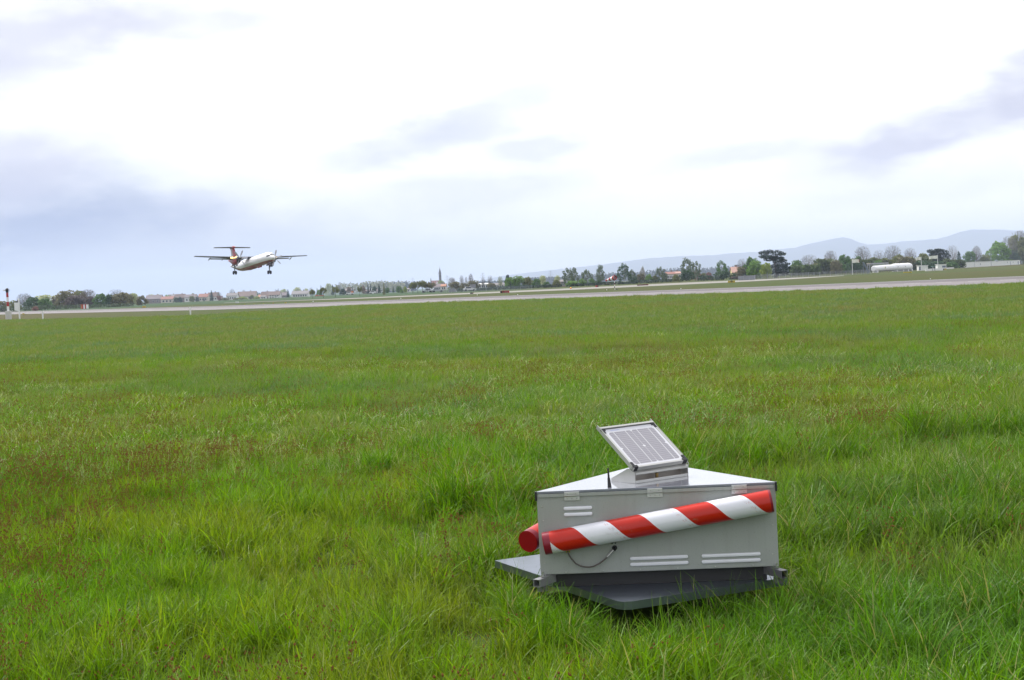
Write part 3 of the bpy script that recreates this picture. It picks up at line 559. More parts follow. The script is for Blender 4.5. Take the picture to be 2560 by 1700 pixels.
house('small white house with low brown roof at the right of the wood', 326, 343, 752, 744.5, 1150, WH, 'brown', 2, chimney=False)
house('long dark brown barn roof behind the grey green tree', 364, 402, 747.5, 738, 1350, BRW, 'violet', 3, depth=12)
house('low house under a bright red roof', 402, 432, 748, 741.5, 1180, CR, 'red', 3)
house('grey brown roof rising behind the low red one', 419, 438, 742, 736.5, 1500, GW, 'grey', 2)
house('dark brown roofed house behind the blue green bush', 436, 461, 744.5, 735.5, 1420, BRW, 'brown', 3)
house('white gabled house with dark roof and olive tree before it', 461, 489, 743.5, 736.5, 1250, WH, 'violet', 3)
house('house with bright red roof and pale wall at its left', 496, 519, 742.5, 735, 1250, CR, 'red', 3)
house('brown roofed house with white gable behind the tall spruce', 519, 544, 741.5, 731.5, 1300, WH, 'brown', 3)
house('half white house with grey roof and dark windows', 566, 592, 739.5, 733, 1180, WH, 'grey', 4, rows=1)
house('house under the biggest brown roof of the village', 592, 638, 740.5, 729, 1300, CR, 'brown', 5, depth=14)
house('small house with orange roof right of the biggest brown roof', 637, 650, 743, 737.5, 1350, CR, 'orange', 2)
house('brown roofed barn left of the red and white house', 652, 672, 743, 729.5, 1250, BRW, 'brown', 2, depth=12)
house('white shed below the brown barn', 651, 664, 743.5, 741.5, 1080, WH, 'grey', 2, depth=5, chimney=False)
house('white two storey house with reddish roof and rows of windows', 671, 699, 737.5, 729, 1150, WH, 'brown', 4, rows=2)
house('grey violet roofed house between the red white house and the broad spruce', 699, 716, 738.5, 731.5, 1300, GW, 'violet', 3)
house('long white house under a wide grey roof', 729, 770, 735.2, 727.5, 1150, WH, 'grey', 6, depth=12)
house('dark grey house between the blocky conifer and the orange sign', 862, 882, 727, 722, 950, GW, 'grey', 3)
house('dark red roofed house left of the white silo', 913, 930, 730, 726, 900, BRW, 'brown', 3, depth=6)
house('dark roofed house right of the white silo', 932, 945, 729.5, 724.5, 950, WH, 'violet', 2, depth=6)
house('pale house with grey roof left of the avenue', 1014, 1024, 727, 723.5, 900, WH, 'grey', 2)
house('house with grey roof and white wall behind the avenue', 1082, 1116, 717.5, 710, 950, WH, 'violet', 5)
house('low house with orange roof below the church', 1103, 1114, 716, 711, 900, CR, 'orange', 2)
house('white flat roofed hall right of the faint pylon', 1196, 1220, 711.2, 710, 900, WH, WH, 4, flat=True, chimney=False, depth=12)
house('long pale building behind the hedge left of the green clump', 1222, 1262, 712.5, 708, 1000, CR, 'grey', 6, chimney=False)
house('small grey building with a row of white framed windows among the birches', 1402, 1415, 708.5, 703.5, 520, BRW, 'grey', 4, depth=5, chimney=False)
house('pale building with long red roof behind the olive tree', 1667, 1688, 685.5, 680.5, 800, WH, 'red', 4)
house('salmon roofed building joined right of the red roofed one', 1684, 1702, 684, 679.5, 820, CR, 'salmon', 3)
house('yellow walled house with salmon roof left of the pale brown tree', 1832, 1850, 681, 668, 620, YW, 'salmon', 2, gable=False, depth=8)
# church
D = 2000; g = terrain(D); X = x_at(1101.5, 720, D); ztop = z_at(1101, 669, D); zsp = z_at(1101, 684, D)
ch = tag(empty('church', (X, D, g)), 'village church with slender pointed brown tower and red nave roof', 'church')
mt = mat('church_stone', (.10, .075, .07), .85, var=.25, scale=.6); hw = 3.1 * D / FPX
tw = MB().box((0, 0, (zsp - g) / 2), (hw * 2, hw * 2, zsp - g)).build('tower', mt, ch)
sp = MB(); sp.rings([[(hw * 1.08 * k * math.cos(a), hw * 1.08 * k * math.sin(a), z) for a in [i * math.pi / 4 + math.pi / 8 for i in range(8)]] for k, z in ((1.15, zsp - g - .02), (.8, zsp - g + (ztop - zsp) * .35), (.02, ztop - g))])
so = sp.build('spire', mat('slate_spire', (.075, .06, .065), .7), tw); MB().tube((0, 0, ztop - g), (0, 0, ztop - g + 2.2), .12, n=6).build('finial', mt, so)
for s in (-1, 0, 1): MB().box((s * hw * .55, -hw - .03, (zsp - g) - 3.2), (.7, .08, 2.0)).build('belfry_opening', PANE, tw)
nw, nh, nr = 22 * D / FPX, z_at(1085, 712, D) - g, z_at(1085, 701.5, D) - g
MB().box((-nw * .55, 0, nh / 2), (nw, 9, nh)).build('nave_wall', WH, ch)
MB().prism([(-5, nh), (5, nh), (0, nr)], 0, nw + .6, Matrix.Translation((-nw * 1.05 - .3, 0, .02)) @ Matrix(((0, 0, 1, 0), (1, 0, 0, 0), (0, 1, 0, 0), (0, 0, 0, 1)))).build('nave_roof', RF['red'], ch)
MB().prism([(-nw * .24, nh * .55), (nw * .24, nh * .55), (0, nr * .93)], 0, 4, Matrix.Translation((-nw * .35, -4.4, 0)) @ Matrix(((1, 0, 0, 0), (0, 0, -1, 0), (0, 1, 0, 0), (0, 0, 0, 1)))).build('white_gable', WH, ch)

# ------------------------------------------------------------------ airfield equipment
RED = mat('signal_red_paint', (.36, .018, .02), .45, var=.12, scale=3); WPT = mat('white_paint', (.74, .74, .76), .5, var=.08, scale=3)
BLK = mat('black_paint', (.012, .012, .014), .45, var=.1); CONC = mat('weathered_concrete', (.50, .495, .48), .9, var=.18, scale=3, bump=.3)
GALV = mat('galvanised_steel', (.30, .31, .32), .4, .7, var=.15, scale=6); YEL = mat('yellow_paint', (.42, .30, .015), .55, var=.12, scale=3)
DARKG = mat('dark_grey_metal', (.07, .07, .08), .5, .3, var=.15); ORG = mat('orange_paint', (.45, .13, .03), .6, var=.15)
def spot(px, base):                                  # foot of a thing on the flat airfield
    return ground_at(px, base)
# striped beacon mast
p = spot(22, 801.5); k = p.y / FPX
ms = tag(empty('beacon_mast', p), 'red and white striped mast with a black lamp head on a concrete block', 'beacon')
MB().box((0, 0, 12 * k), (12.4 * k, 12.4 * k, 24.6 * k)).build('concrete_base', CONC, ms, bevel=.04)
for i, m in enumerate((WPT, RED, WPT, RED)):
    z0 = (24.3 + 11.4 * i) * k; MB().tube((0, 0, z0), (0, 0, z0 + 11.4 * k), 2.9 * k, n=20).build('mast_band', m, ms, smooth=True)
hd = MB().tube((0, 0, 69.9 * k), (0, 0, 71.5 * k), 3.1 * k, n=20)
hd.sphere((0, 0, 76 * k), (4.1 * k, 4.1 * k, 5.6 * k), 16, 10); ho = hd.build('lamp_head', BLK, ms, smooth=True)
MB().box((-7 * k, 0, 76.5 * k), (6.5 * k, 3 * k, 2.2 * k)).tube((-3 * k, 0, 74 * k), (-12 * k, 0, 76 * k), .35 * k, n=6).build('white_hood', WPT, ho)
a = [Vector((4 * k + 2.6 * k * math.sin(t), 0, 76 * k + 3 * k * math.cos(t))) for t in [i * math.pi / 6 for i in range(7)]]
MB().sweep(a, .3 * k, 6).build('wire_guard', DARKG, ho)
# white panel on a post
p = spot(49.5, 801); k = p.y / FPX
pn = tag(empty('panel_sign', p), 'white blank panel fixed to the side of a white post right of the beacon', 'sign')
MB().box((0, 0, 27 * k), (3 * k, 3 * k, 56 * k)).build('post', WPT, pn, bevel=.02)
MB().prism([(-11.5 * k, 25.5 * k), (-2 * k, 23.5 * k), (-1.5 * k, 45 * k), (-11.5 * k, 45 * k)], -.04, .04, Matrix(((1, 0, 0, 0), (0, 0, 1, 0), (0, 1, 0, 0), (0, 0, 0, 1)))).build('panel', WPT, pn)
MB().add([(-9 * k, .05, 45 * k), (-1.5 * k, .05, 45 * k), (-1.5 * k, .05, 52 * k), (-9 * k, -.05, 45 * k), (-1.5 * k, -.05, 45 * k), (-1.5 * k, -.05, 52 * k)], [(0, 1, 2), (5, 4, 3), (0, 2, 5, 3), (0, 3, 4, 1), (1, 4, 5, 2)]).build('stay', DARKG, pn)
MB().tube((-1.5 * k, 0, 24.5 * k), (-6 * k, 0, 23.5 * k), .5 * k, n=6).build('bracket', GALV, pn)
for px, b, lab in ((107.5, 801.5, 'short white marker post standing alone right of the white panel'), (476.5, 790.5, 'short white marker post farthest right along the mown strip')):
    p = spot(px, b); k = p.y / FPX; r = tag(empty('marker_post', p), lab, 'post', 'white marker posts')
    mb = MB(); mb.box((0, 0, 11 * k), (3.0 * k, 3.0 * k, 22 * k)); mb.build('post', WPT, r, bevel=.02); MB().box((0, 0, 22.5 * k), (3.5 * k, 3.5 * k, 1.2 * k)).build('cap', WPT, r)
# striped hut
p = spot(212, 772); k = p.y / FPX
h = tag(empty('equipment_hut', p), 'small hut with orange red and white vertical stripes beyond the runway', 'hut')
for i in range(5): MB().box(((-6.6 + 3.3 * i) * k, 0, 5.6 * k), (3.3 * k, 10 * k, 10.6 * k)).build('wall_stripe', [ORG, RED, WPT, RED, WPT][i] if i else ORG, h)
MB().box((0, 0, 11.1 * k), (17.4 * k, 10.8 * k, .7 * k)).build('roof', RED, h)
# signs and boards
def board(name, px, base, w, hgt, m, lab, cat='sign', cells=None, back=None):
    p = spot(px, base); k = p.y / FPX; r = tag(empty(name, p), lab, cat)
    MB().box((0, 0, (hgt / 2 + .35) * k), (w * k, .2, hgt * k)).build('face', m, r, bevel=.015)
    fr = MB(); 
    for s in (-.38, .38): fr.box((s * w * k, 0, .3 * k), (.5 * k, .14, .7 * k))
    fr.build('foot', DARKG, r)
    for x0, x1, mm in (cells or []): MB().box(((x0 + x1) / 2 * w * k, -.115, (hgt / 2 + .35) * k), ((x1 - x0) * w * k, .04, hgt * .82 * k)).build('dark_cell', mm, r)
    if back:
        for s in (-1, 1): MB().box((s * w * .6 * k, .2, hgt * .95 * k), (w * .22 * k, .12, .9 * k)).build('white_wing', back, r)
    return r
board('marker_board', 58.5, 786.5, 5, 3, YEL, 'tiny yellow marker right of the white panel post')
board('marker_board', 360.5, 769.5, 8.5, 4, YEL, 'small yellow board on the far edge of the runway at left')
board('marker_board', 714, 758.5, 4.5, 2.2, YEL, 'small yellow board among the runway lights')
board('marker_board', 593, 757.5, 8.5, 3.2, WPT, 'small white board in the grass below the village houses')
board('marker_board', 1179.5, 734.8, 8.5, 3, BLK, 'low black board left of the red black sign', cells=[(.2, .48, mat('dull_red', (.12, .03, .03), .6))])
rs = board('runway_sign', 1262, 732.4, 23, 5.2, RED, 'long low sign, red with a black block at its left end', cells=[(-.49, -.26, BLK), (.0, .12, mat('dull_rose', (.24, .08, .09), .6)), (.2, .32, mat('dull_rose', (.24, .08, .09), .6)), (-.16, -.08, BLK)])
board('runway_sign', 1492.5, 718, 7.5, 4, RED, 'small dark red sign left of the windsock', cells=[(.1, .49, BLK)])
board('runway_sign', 1607, 714, 28, 2.8, mat('dark_red_paint', (.16, .02, .03), .55), 'long low dark red and black chequered sign right of the windsock', cells=[(-.5 + .16 * i, -.42 + .16 * i, BLK) for i in range(6)])
yb = board('direction_board', 1829, 707, 17.5, 5, YEL, 'yellow direction board with a black letter in the middle and white wings', back=WPT)
p = yb.location; k = p.y / FPX   # the dark letter, an inverted U
MB().box((0, -.125, 4.6 * k), (4 * k, .05, 1.5 * k)).box((-1.45 * k, -.125, 2.6 * k), (1.1 * k, .05, 2.5 * k)).box((1.45 * k, -.125, 2.6 * k), (1.1 * k, .05, 2.5 * k)).build('letter', BLK, yb)
board('marker_board', 2269, 682.4, 21, 2.2, YEL, 'low yellow strip in the grass right of the white tank')
# lights
def light(px, base, m, lab, grp, s=1.0, stem=1.0):
    p = spot(px, base); k = p.y / FPX; r = tag(empty('runway_light', p), lab, 'runway light', grp)
    MB().tube((0, 0, 0), (0, 0, stem * k), .35 * k, n=8).tube((0, 0, 0), (0, 0, .2 * k), .9 * k, n=10).build('stem', DARKG, r)
    MB().sphere((0, 0, (stem + .8 * s) * k), (1.25 * s * k, 1.25 * s * k, 1.1 * s * k), 10, 6).build('globe', m, r, smooth=True)
for px, b in ((783, 755.5), (1002, 748), (1193, 739.3), (1294, 738.3), (1517, 726.5), (1702, 723.5), (2326, 698.8)):
    light(px, b, WPT, 'small white runway edge light standing beyond the pale runway', 'white runway edge lights')
for px, b in ((556, 764.5), (612, 762.5), (635, 761.5), (659, 760.5)):
    light(px, b, YEL, 'small yellow runway light in the row below the village houses', 'yellow runway lights', .7)
light(683, 759.5, ORG, 'orange light in the row of yellow runway lights', None, .9); light(1511.5, 744.5, WPT, 'white light on a thin stem at the near edge of the runway', None, .9, 2.2)
light(31, 778.5, WPT, 'pale round light between the beacon and the white panel', None, 1.3, 1.0); light(78, 777, WPT, 'tiny white light at the far runway edge right of the white panel', None, .6, 1.0); light(318, 766, WPT, 'thin white light post left of the yellow board at left', None, .6, 2.0)
p = spot(1427, 722); k = p.y / FPX
ob = tag(empty('warning_lamp', p), 'glowing orange warning lamp beside the taxiway', 'lamp')
MB().box((0, 0, 1.2 * k), (4.6 * k, .5, 2.4 * k)).build('housing', ORG, ob); MB().sphere((0, -.3, 2.7 * k), (1.1 * k, .12, 1.0 * k), 10, 6).build('lens', mat('lit_orange_lens', (.5, .2, .03), .3, emit=(1, .45, .06, .5)), ob, smooth=True)
# windsock
p = spot(1537, 724.5); k = p.y / FPX
wsn = tag(empty('windsock', p), 'red and white windsock on a short banded mast beyond the runway', 'windsock')
for i in range(5): MB().tube((-.02 * i * k, 0, 4.3 * i * k), (-.02 * (i + 1) * k, 0, 4.3 * (i + 1) * k), .95 * k, n=12).build('mast_band', [WPT, mat('black_red', (.05, .015, .02), .5), WPT, mat('dark_brown_red', (.12, .03, .03), .5), WPT][i], wsn, smooth=True)
MB().tube((0, 0, 21.5 * k), (0, 0, 37.5 * k), .35 * k, n=8).sphere((0, 0, 38 * k), .9 * k, 8, 6).build('lamp_rod', RED, wsn)
ax = Vector((-.66, .74, -.2)).normalized(); b1 = ax.orthogonal().normalized(); b2 = ax.cross(b1); st = Vector((2.0 * k, -1.0 * k, 30.5 * k))
sk = wsn
for i in range(5):
    ra, rb_ = (6.3 - .85 * i) * k, (6.3 - .85 * (i + 1)) * k; q0, q1 = st + ax * (6.6 * i * k), st + ax * (6.6 * (i + 1) * k) + Vector((0, 0, 0))
    rg = [[q + (b1 * math.cos(t) + b2 * math.sin(t)) * rr for t in [j * math.pi / 9 for j in range(18)]] for q, rr in ((q0, ra), (q1, rb_), (q1, rb_ * .93), (q0, ra * .96))]
    MB().rings(rg + [rg[0]], caps=False).build('sock_band', RED if i % 2 == 0 else WPT, wsn, smooth=True)
MB().tube(st - b2 * 6 * k, st + b2 * 6 * k, .3 * k, n=6).tube(st + ax * .3, st + ax * .5, 1.6 * k, n=10).build('swivel', WPT, wsn)
MB().box((5 * k, 0, 1.2 * k), (3 * k, .4, 2.4 * k)).build('junction_box', DARKG, wsn)
# wire fence and grey panel
def fence(px0, px1, b0, b1_, hgt, lab, solid=None):
    a, b = spot(px0, b0), spot(px1, b1_); L = (b - a).length; r = tag(empty('wire_fence' if not solid else 'panel_fence', a, math.atan2(b.y - a.y, b.x - a.x)), lab, 'fence')
    n = max(3, int(L / 3)); h0 = hgt * a.y / FPX
    for i in range(n + 1): MB().tube((L * i / n, 0, 0), (L * i / n, 0, h0), .05, n=6).build('post', GALV, r)
    if solid: MB().box((L / 2, .05, h0 / 2), (L, .06, h0 * .94)).build('panel', solid, r)
    else:
        mb = MB(); 
        for i in range(9): mb.box((L / 2, 0, h0 * (.06 + .93 * i / 8)), (L, .022, .022))
        for i in range(int(L / .3)): mb.box((i * .3 + .15, .03, h0 / 2), (.022, .022, h0 * .96))
        mb.build('mesh', GALV, r)
fence(1846, 1887, 701.5, 699.8, 12.0, 'grey solid fence panel behind the yellow direction board', mat('grey_sheet', (.20, .21, .23), .5, .1))
fence(1888, 2178, 699.6, 684.5, 12.5, 'long grey wire mesh fence below the dark pine')
fence(1100, 1330, 733, 722.5, 9, 'thin wire fence before the long clipped hedge')
# white tank
a, b = spot(2184, 681.8), Vector((0, 0, 0)); D0 = a.y; k = D0 / FPX
b = Vector((x_at(2277, 669, D0 + 26), D0 + 26, 0)); L = (b - a).length
tk = tag(empty('white_tank', a, math.atan2(b.y - a.y, b.x - a.x)), 'long white horizontal tank with bulging sections on low supports', 'tank')
TW = mat('tank_white', (.80, .79, .83), .4, var=.06, scale=.7); rr = 1.22; zc = rr + .28
prof = [(0, .25), (.03, .6), (.1, .74), (.3, .82), (.7, .84), (L * .5, .92), (L * .53, 1.02), (L * .58, 1.08), (L * .665, 1.06), (L * .69, .97), (L * .715, 1.06), (L * .77, 1.1), (L * .83, 1.07), (L * .855, .98), (L * .88, 1.08), (L * .93, 1.1), (L * .965, 1.0), (L * .985, .8), (L * .997, .45), (L, .05)]
MB().rings([[(x, rr * q * math.cos(t), (zc - rr * max(0, 1 - max(q, .84) if x < L * .6 else 0)) + rr * q * math.sin(t)) for t in [j * math.pi / 16 for j in range(32)]] for x, q in prof]).build('shell', TW, tk, smooth=True)
for x in (.05, .56, .73, .87, .97): MB().prism([(-.5, 0), (.5, 0), (.3, .75), (-.3, .75)], -.9, .9, Matrix.Translation((L * x, 0, 0)) @ Matrix(((1, 0, 0, 0), (0, 0, 1, 0), (0, 1, 0, 0), (0, 0, 0, 1)))).build('saddle', TW, tk)
MB().tube((L * .22, -rr * 1.0, zc + .1), (L * .22, -rr * 1.0 - .04, zc + .1), .3, n=16).build('hazard_mark', mat('lime_mark', (.40, .42, .12), .6), tk)
for x in (.55, .75, .93): MB().tube((L * x, -rr * 1.04, zc + .15), (L * x, -rr * 1.14, zc + .15), .18, n=12).build('hatch', mat('pale_grey', (.36, .36, .38), .5), tk)
# gantry and ramp
gt = tag(empty('steel_gantry', (x_at(2174, 670, D0 + 24), D0 + 24, 0)), 'grey steel gantry standing behind the left end of the white tank', 'gantry'); k = gt.location.y / FPX
for x in (0, 5, 52): MB().box((x * k, 3, 11 * k), (.22, .22, 22 * k)).build('leg', GALV, gt)
MB().box((26 * k, 3, 22.3 * k), (53 * k, .3, .4)).box((26 * k, 3, 18.8 * k), (53 * k, .2, .2)).build('beam', GALV, gt)
br = MB(); 
for i in range(9): br.tube(((2 + 5.6 * i) * k, 3, 18.8 * k), ((4.8 + 5.6 * i) * k, 3, 22.3 * k), .06, n=5)
br.build('bracing', GALV, gt)
MB().box((3 * k, 3, 22.9 * k), (9 * k, .8, .3)).build('platform', CR, gt)
rp = tag(empty('steel_ramp', spot(2171, 684)), 'grey steel ramp leaning beside the gantry', 'ramp'); mb = MB()
for s in (-.5, .5): mb.tube((1.2 * k, s, 3 * k), (-10.5 * k, s, 24 * k), .16, n=6); mb.tube((-1 * k, s, 0), (-1 * k, s, 7 * k), .1, n=6)
for i in range(9): t = i / 8; mb.box(((1.2 - 11.7 * t) * k, 0, (3 + 21 * t) * k), (.3, 1.0, .06))
mb.tube((-10.3 * k, 0, 0), (-10.3 * k, 0, 23.6 * k), .1, n=6); mb.build('stair', mat('blue_grey_steel', (.16, .2, .24), .5, .3), rp)
# flags
CLOTH = mat('white_flag_cloth', (.70, .70, .65), .8, var=.12, scale=2)
def flag(px, base, toppx, fx0, fx1, fh, D, lab, accent=None):
    g = 0; x = x_at(px, base, D); k = D / FPX; H = z_at(px, toppx, D)
    r = tag(empty('flagpole', (x, D, 0)), lab, 'flagpole', 'flags flying by the sheds'); MB().tube((0, 0, 0), (0, 0, H), .09, .05, 10).build('pole', WPT, r, smooth=True)
    nx, nz = 12, 5; fr, bk = [], []
    for i in range(nx + 1):
        for j in range(nz + 1):
            u = i / nx; s = (fx0 + (fx1 - fx0) * u - px) * k; z = H - .15 - fh * k * (j / nz) * (1 - .12 * u) - u * 1.6 * k - .35 * k * math.sin(u * 7); y = .28 * math.sin(u * 9 + j * .3) * u
            fr.append((s, y, z)); bk.append((s, y + .02, z))
    n = len(fr); fs = []
    for i in range(nx):
        for j in range(nz):
            q = i * (nz + 1) + j; fs += [(q, q + 1, q + nz + 2, q + nz + 1), (n + q, n + q + nz + 1, n + q + nz + 2, n + q + 1)]
    f = MB().add(fr + bk, fs).build('flag_cloth', CLOTH, r, smooth=True)
    if accent: MB().box(((fx1 - px) * k * .96, -.2, H - .3 - fh * k * .4), (1.0 * k, .03, fh * .75 * k)).build('flag_edge', accent, f)
flag(2131.5, 686, 646.5, 2131.5, 2149, 9, 420, 'flagpole with a white flag with red edge, leftmost of the three', mat('flag_red', (.35, .1, .08), .8))
flag(2304, 676, 641, 2304, 2290, 7.5, 500, 'flagpole behind the left white shed with a ragged white flag')
flag(2345, 672, 637, 2345, 2323, 8, 490, 'tallest flagpole with a white flag streaming to the left')
# sheds, walls, long building
def hutbox(name, x0, x1, top, base, D, depth, m, lab, cat, doors=(), D1=None, roof=None):
    D1 = D1 or D; a = Vector((x_at(x0, base, D), D, 0)); b = Vector((x_at(x1, base, D1), D1, 0)); L = (b - a).length; hh = z_at(x0, top, D)
    r = tag(empty(name, a, math.atan2(b.y - a.y, b.x - a.x)), lab, cat); MB().box((L / 2, depth / 2, hh / 2), (L, depth, hh)).build('wall', m, r, bevel=.02)
    if roof: MB().box((L / 2, depth / 2, hh + .06), (L + .3, depth + .3, .14)).build('roof', roof, r)
    for u, w, z, q, nm, mm in doors:
        MB().box((L * u, -.03, hh * z), (w, .1, q)).build(nm, mm, r)
    return r
PAL = mat('pale_cladding', (.70, .70, .69), .6, var=.08, scale=.8); BLUEW = mat('blue_grey_glass', (.16, .18, .24), .2); TURQ = mat('turquoise_sheet', (.16, .30, .27), .5)
hutbox('white_shed', 2297, 2320, 664.8, 675, 500, 2.4, PAL, 'plain white shed below the ragged flag', 'shed', [(.12, .5, .5, 1.2, 'door', BLUEW)], roof=PAL)
hutbox('white_shed', 2345, 2366, 661.8, 673, 470, 2.6, PAL, 'white cabin with a grey window beside the tallest flagpole', 'shed', [(.72, 1.1, .62, .6, 'window', BLUEW), (.3, .6, .45, 1.1, 'door', PAL)], roof=PAL)
ts = tag(empty('turquoise_shelter', (x_at(2338, 672, 480), 480, 0)), 'small shelter under a turquoise roof between the two white sheds', 'shelter'); k = 480 / FPX
MB().box((0, 0, 9.6 * k), (17 * k, 2.4, .9 * k)).build('roof', TURQ, ts)
for s in (-7.5, -1, 7.5): MB().tube((s * k, -.9, 0), (s * k, -.9, 9.3 * k), .08, n=6).build('post', PAL, ts)
MB().box((2, .8, 4.5 * k), (9 * k, .1, 8.6 * k)).build('back_wall', PAL, ts)
hutbox('low_wall', 2314, 2357.5, 672.3, 678, 440, .5, PAL, 'low white wall in front of the sheds', 'wall', [(.4, .15, .5, .6, 'joint', mat('grey_joint', (.18, .18, .19), .7)), (.53, .15, .5, .6, 'joint', mat('grey_joint', (.18, .18, .19), .7))])
hutbox('low_wall', 2366, 2385, 669, 671.2, 560, .5, PAL, 'low white wall right of the cabin with the grey window', 'wall')
board('marker_board', 2362, 674.8, 8.5, 3.2, YEL, 'yellow board with a black end before the white cabin', cells=[(-.5, -.2, BLK)])
lb = hutbox('long_building', 2404, 2551, 656.5, 669, 610, 8, PAL, 'long low white building with few small dark windows', 'building',
      [(.27, .9, .55, .7, 'window', BLUEW), (.74, .8, .6, .7, 'window', BLUEW), (.80, 1.1, .42, 1.7, 'door', BLUEW), (.85, .8, .6, .7, 'window', BLUEW), (.955, 2.6, .42, 1.5, 'garage_door', BLUEW), (.55, 7, .9, .12, 'gutter', BLUEW), (.18, .1, .5, 1.9, 'downpipe', BLUEW)], D1=770, roof=PAL)
MB().tube((14, 4, 1.9), (14, 4, 3.6), .04, n=6).build('antenna_rod', DARKG, lb)
lp = tag(empty('lamp_post', (x_at(2478, 660, 640), 640, 0)), 'thin grey lamp post before the big bright green tree', 'lamp post'); k = 640 / FPX
MB().tube((0, 0, 0), (0, 0, 43 * k), .1, .06, 8).build('pole', GALV, lp); MB().box((.5, 0, 43 * k), (1.2, .3, .15)).build('lantern', GALV, lp)
# cars, glasshouse, board, silo, barrier, pylons
TYRE = mat('tyre_rubber', (.015, .015, .016), .8); CGL = mat('car_glass', (.03, .035, .045), .08)
def car(px, D, heading, paint, lab):
    g = terrain(D); r = tag(empty('parked_car', (x_at(px, horizon(px), D), D, g), heading), lab, 'car', 'cars near the village')
    pr = [(-2.1, .35), (2.05, .35), (2.12, .7), (1.3, .92), (-1.95, .98), (-2.15, .75)]; cb = [(-1.7, .96), (.95, .92), (.25, 1.42), (-1.25, 1.45)]
    T = Matrix(((1, 0, 0, 0), (0, 0, 1, 0), (0, 1, 0, 0), (0, 0, 0, 1)))
    bo = MB().prism(pr, -.85, .85, T).build('body', paint, r, bevel=.06); MB().prism(cb, -.72, .72, T).build('cabin', paint, bo, bevel=.05)
    MB().prism([(-1.5, .99), (.7, .97), (.17, 1.36), (-1.18, 1.38)], -.735, .735, T).build('side_window', CGL, bo)
    for x in (-1.3, 1.3):
        for s in (-.8, .8): MB().tube((x, s - .1, .33), (x, s + .1, .33), .33, n=14).build('wheel', TYRE, r)
CW = mat('white_car_paint', (.62, .62, .64), .25, coat=.5, var=.03); CS = mat('silver_car_paint', (.36, .38, .42), .3, .4, var=.03)
car(692, 1080, .1, CW, 'white car before the red and white two storey house'); car(874, 760, .0, CW, 'white car right of the blocky conifer'); car(934, 760, .05, CW, 'white car at the foot of the white silo'); car(951, 770, 3.1, CW, 'white car below the wide dark conifer')
car(1093, 520, .2, CS, 'silver car right of the avenue trees'); car(1068, 540, 2.9, CS, 'silver car half hidden behind the avenue'); car(1174, 480, .1, CW, 'pale car parked under the grey board')
D = 470; gl = tag(empty('glasshouse', (x_at(1131, 732, D), D, 0)), 'low grey gabled glasshouse at the left end of the clipped hedge', 'glasshouse'); k = D / FPX
MB().prism([(-10 * k, 0), (10 * k, 0), (10 * k, 2.2 * k), (6 * k, 8.6 * k), (-5 * k, 8.6 * k), (-10 * k, 2.2 * k)], 0, 3, Matrix(((1, 0, 0, 0), (0, 0, 1, 0), (0, 1, 0, 0), (0, 0, 0, 1)))).build('glazing', mat('dull_glass', (.22, .22, .26), .3), gl)
MB().box((0, -.03, 2.3 * k), (20.6 * k, .1, .1)).box((.5 * k, -.03, 8.6 * k), (11.4 * k, .1, .12)).build('frame', GALV, gl)
D = 500; bb = tag(empty('billboard', (x_at(1182.5, 724, D), D, 0)), 'plain grey board on posts above the clipped hedge', 'board'); k = D / FPX
MB().box((0, 0, 11.5 * k), (15 * k, .2, 9.5 * k)).build('panel', mat('grey_board', (.22, .215, .24), .6), bb)
for s in (-5, 5): MB().box((s * k, .2, 5.5 * k), (.25, .2, 11 * k)).build('post', GALV, bb)
D = 860; sl = tag(empty('white_silo', (x_at(930.5, 735, D), D, terrain(D))), 'upright white cylindrical silo in the village', 'silo'); hh = z_at(930.5, 720.5, D) - terrain(D)
MB().rings([[(q * math.cos(t), q * math.sin(t), z) for t in [j * math.pi / 8 for j in range(16)]] for q, z in ((.42, 0), (.42, hh * .93), (.3, hh * .98), (.05, hh))]).build('shell', WPT, sl, smooth=True)
MB().box((0, -.46, hh / 2), (.25, .06, hh)).build('ladder', GALV, sl)
D = 640; ob2 = tag(empty('orange_barrier', (x_at(799, 742, D), D, terrain(D))), 'low orange red barrier between the street trees', 'barrier'); k = D / FPX
MB().box((0, 0, 2.6 * k), (23 * k, .1, 1.8 * k)).box((-6 * k, 0, 4.2 * k), (7 * k, .1, 1.2 * k)).build('board', mat('orange_red', (.42, .11, .06), .6), ob2)
for s in (-10, -3, 4, 10): MB().box((s * k, .08, 1.7 * k), (.12, .1, 3.6 * k)).build('post', DARKG, ob2)
D = 760; osn = tag(empty('orange_sign', (x_at(881, 735, D), D, terrain(D))), 'orange sign board on two posts beside a white car', 'sign'); k = D / FPX
MB().box((0, 0, 6.8 * k), (5.4 * k, .1, 4.4 * k)).build('panel', ORG, osn)
for s in (-2, 2): MB().box((s * k, .1, 3 * k), (.15, .1, 6 * k)).build('post', DARKG, osn)
PYL = mat('pylon_steel', (.13, .14, .16), .6)
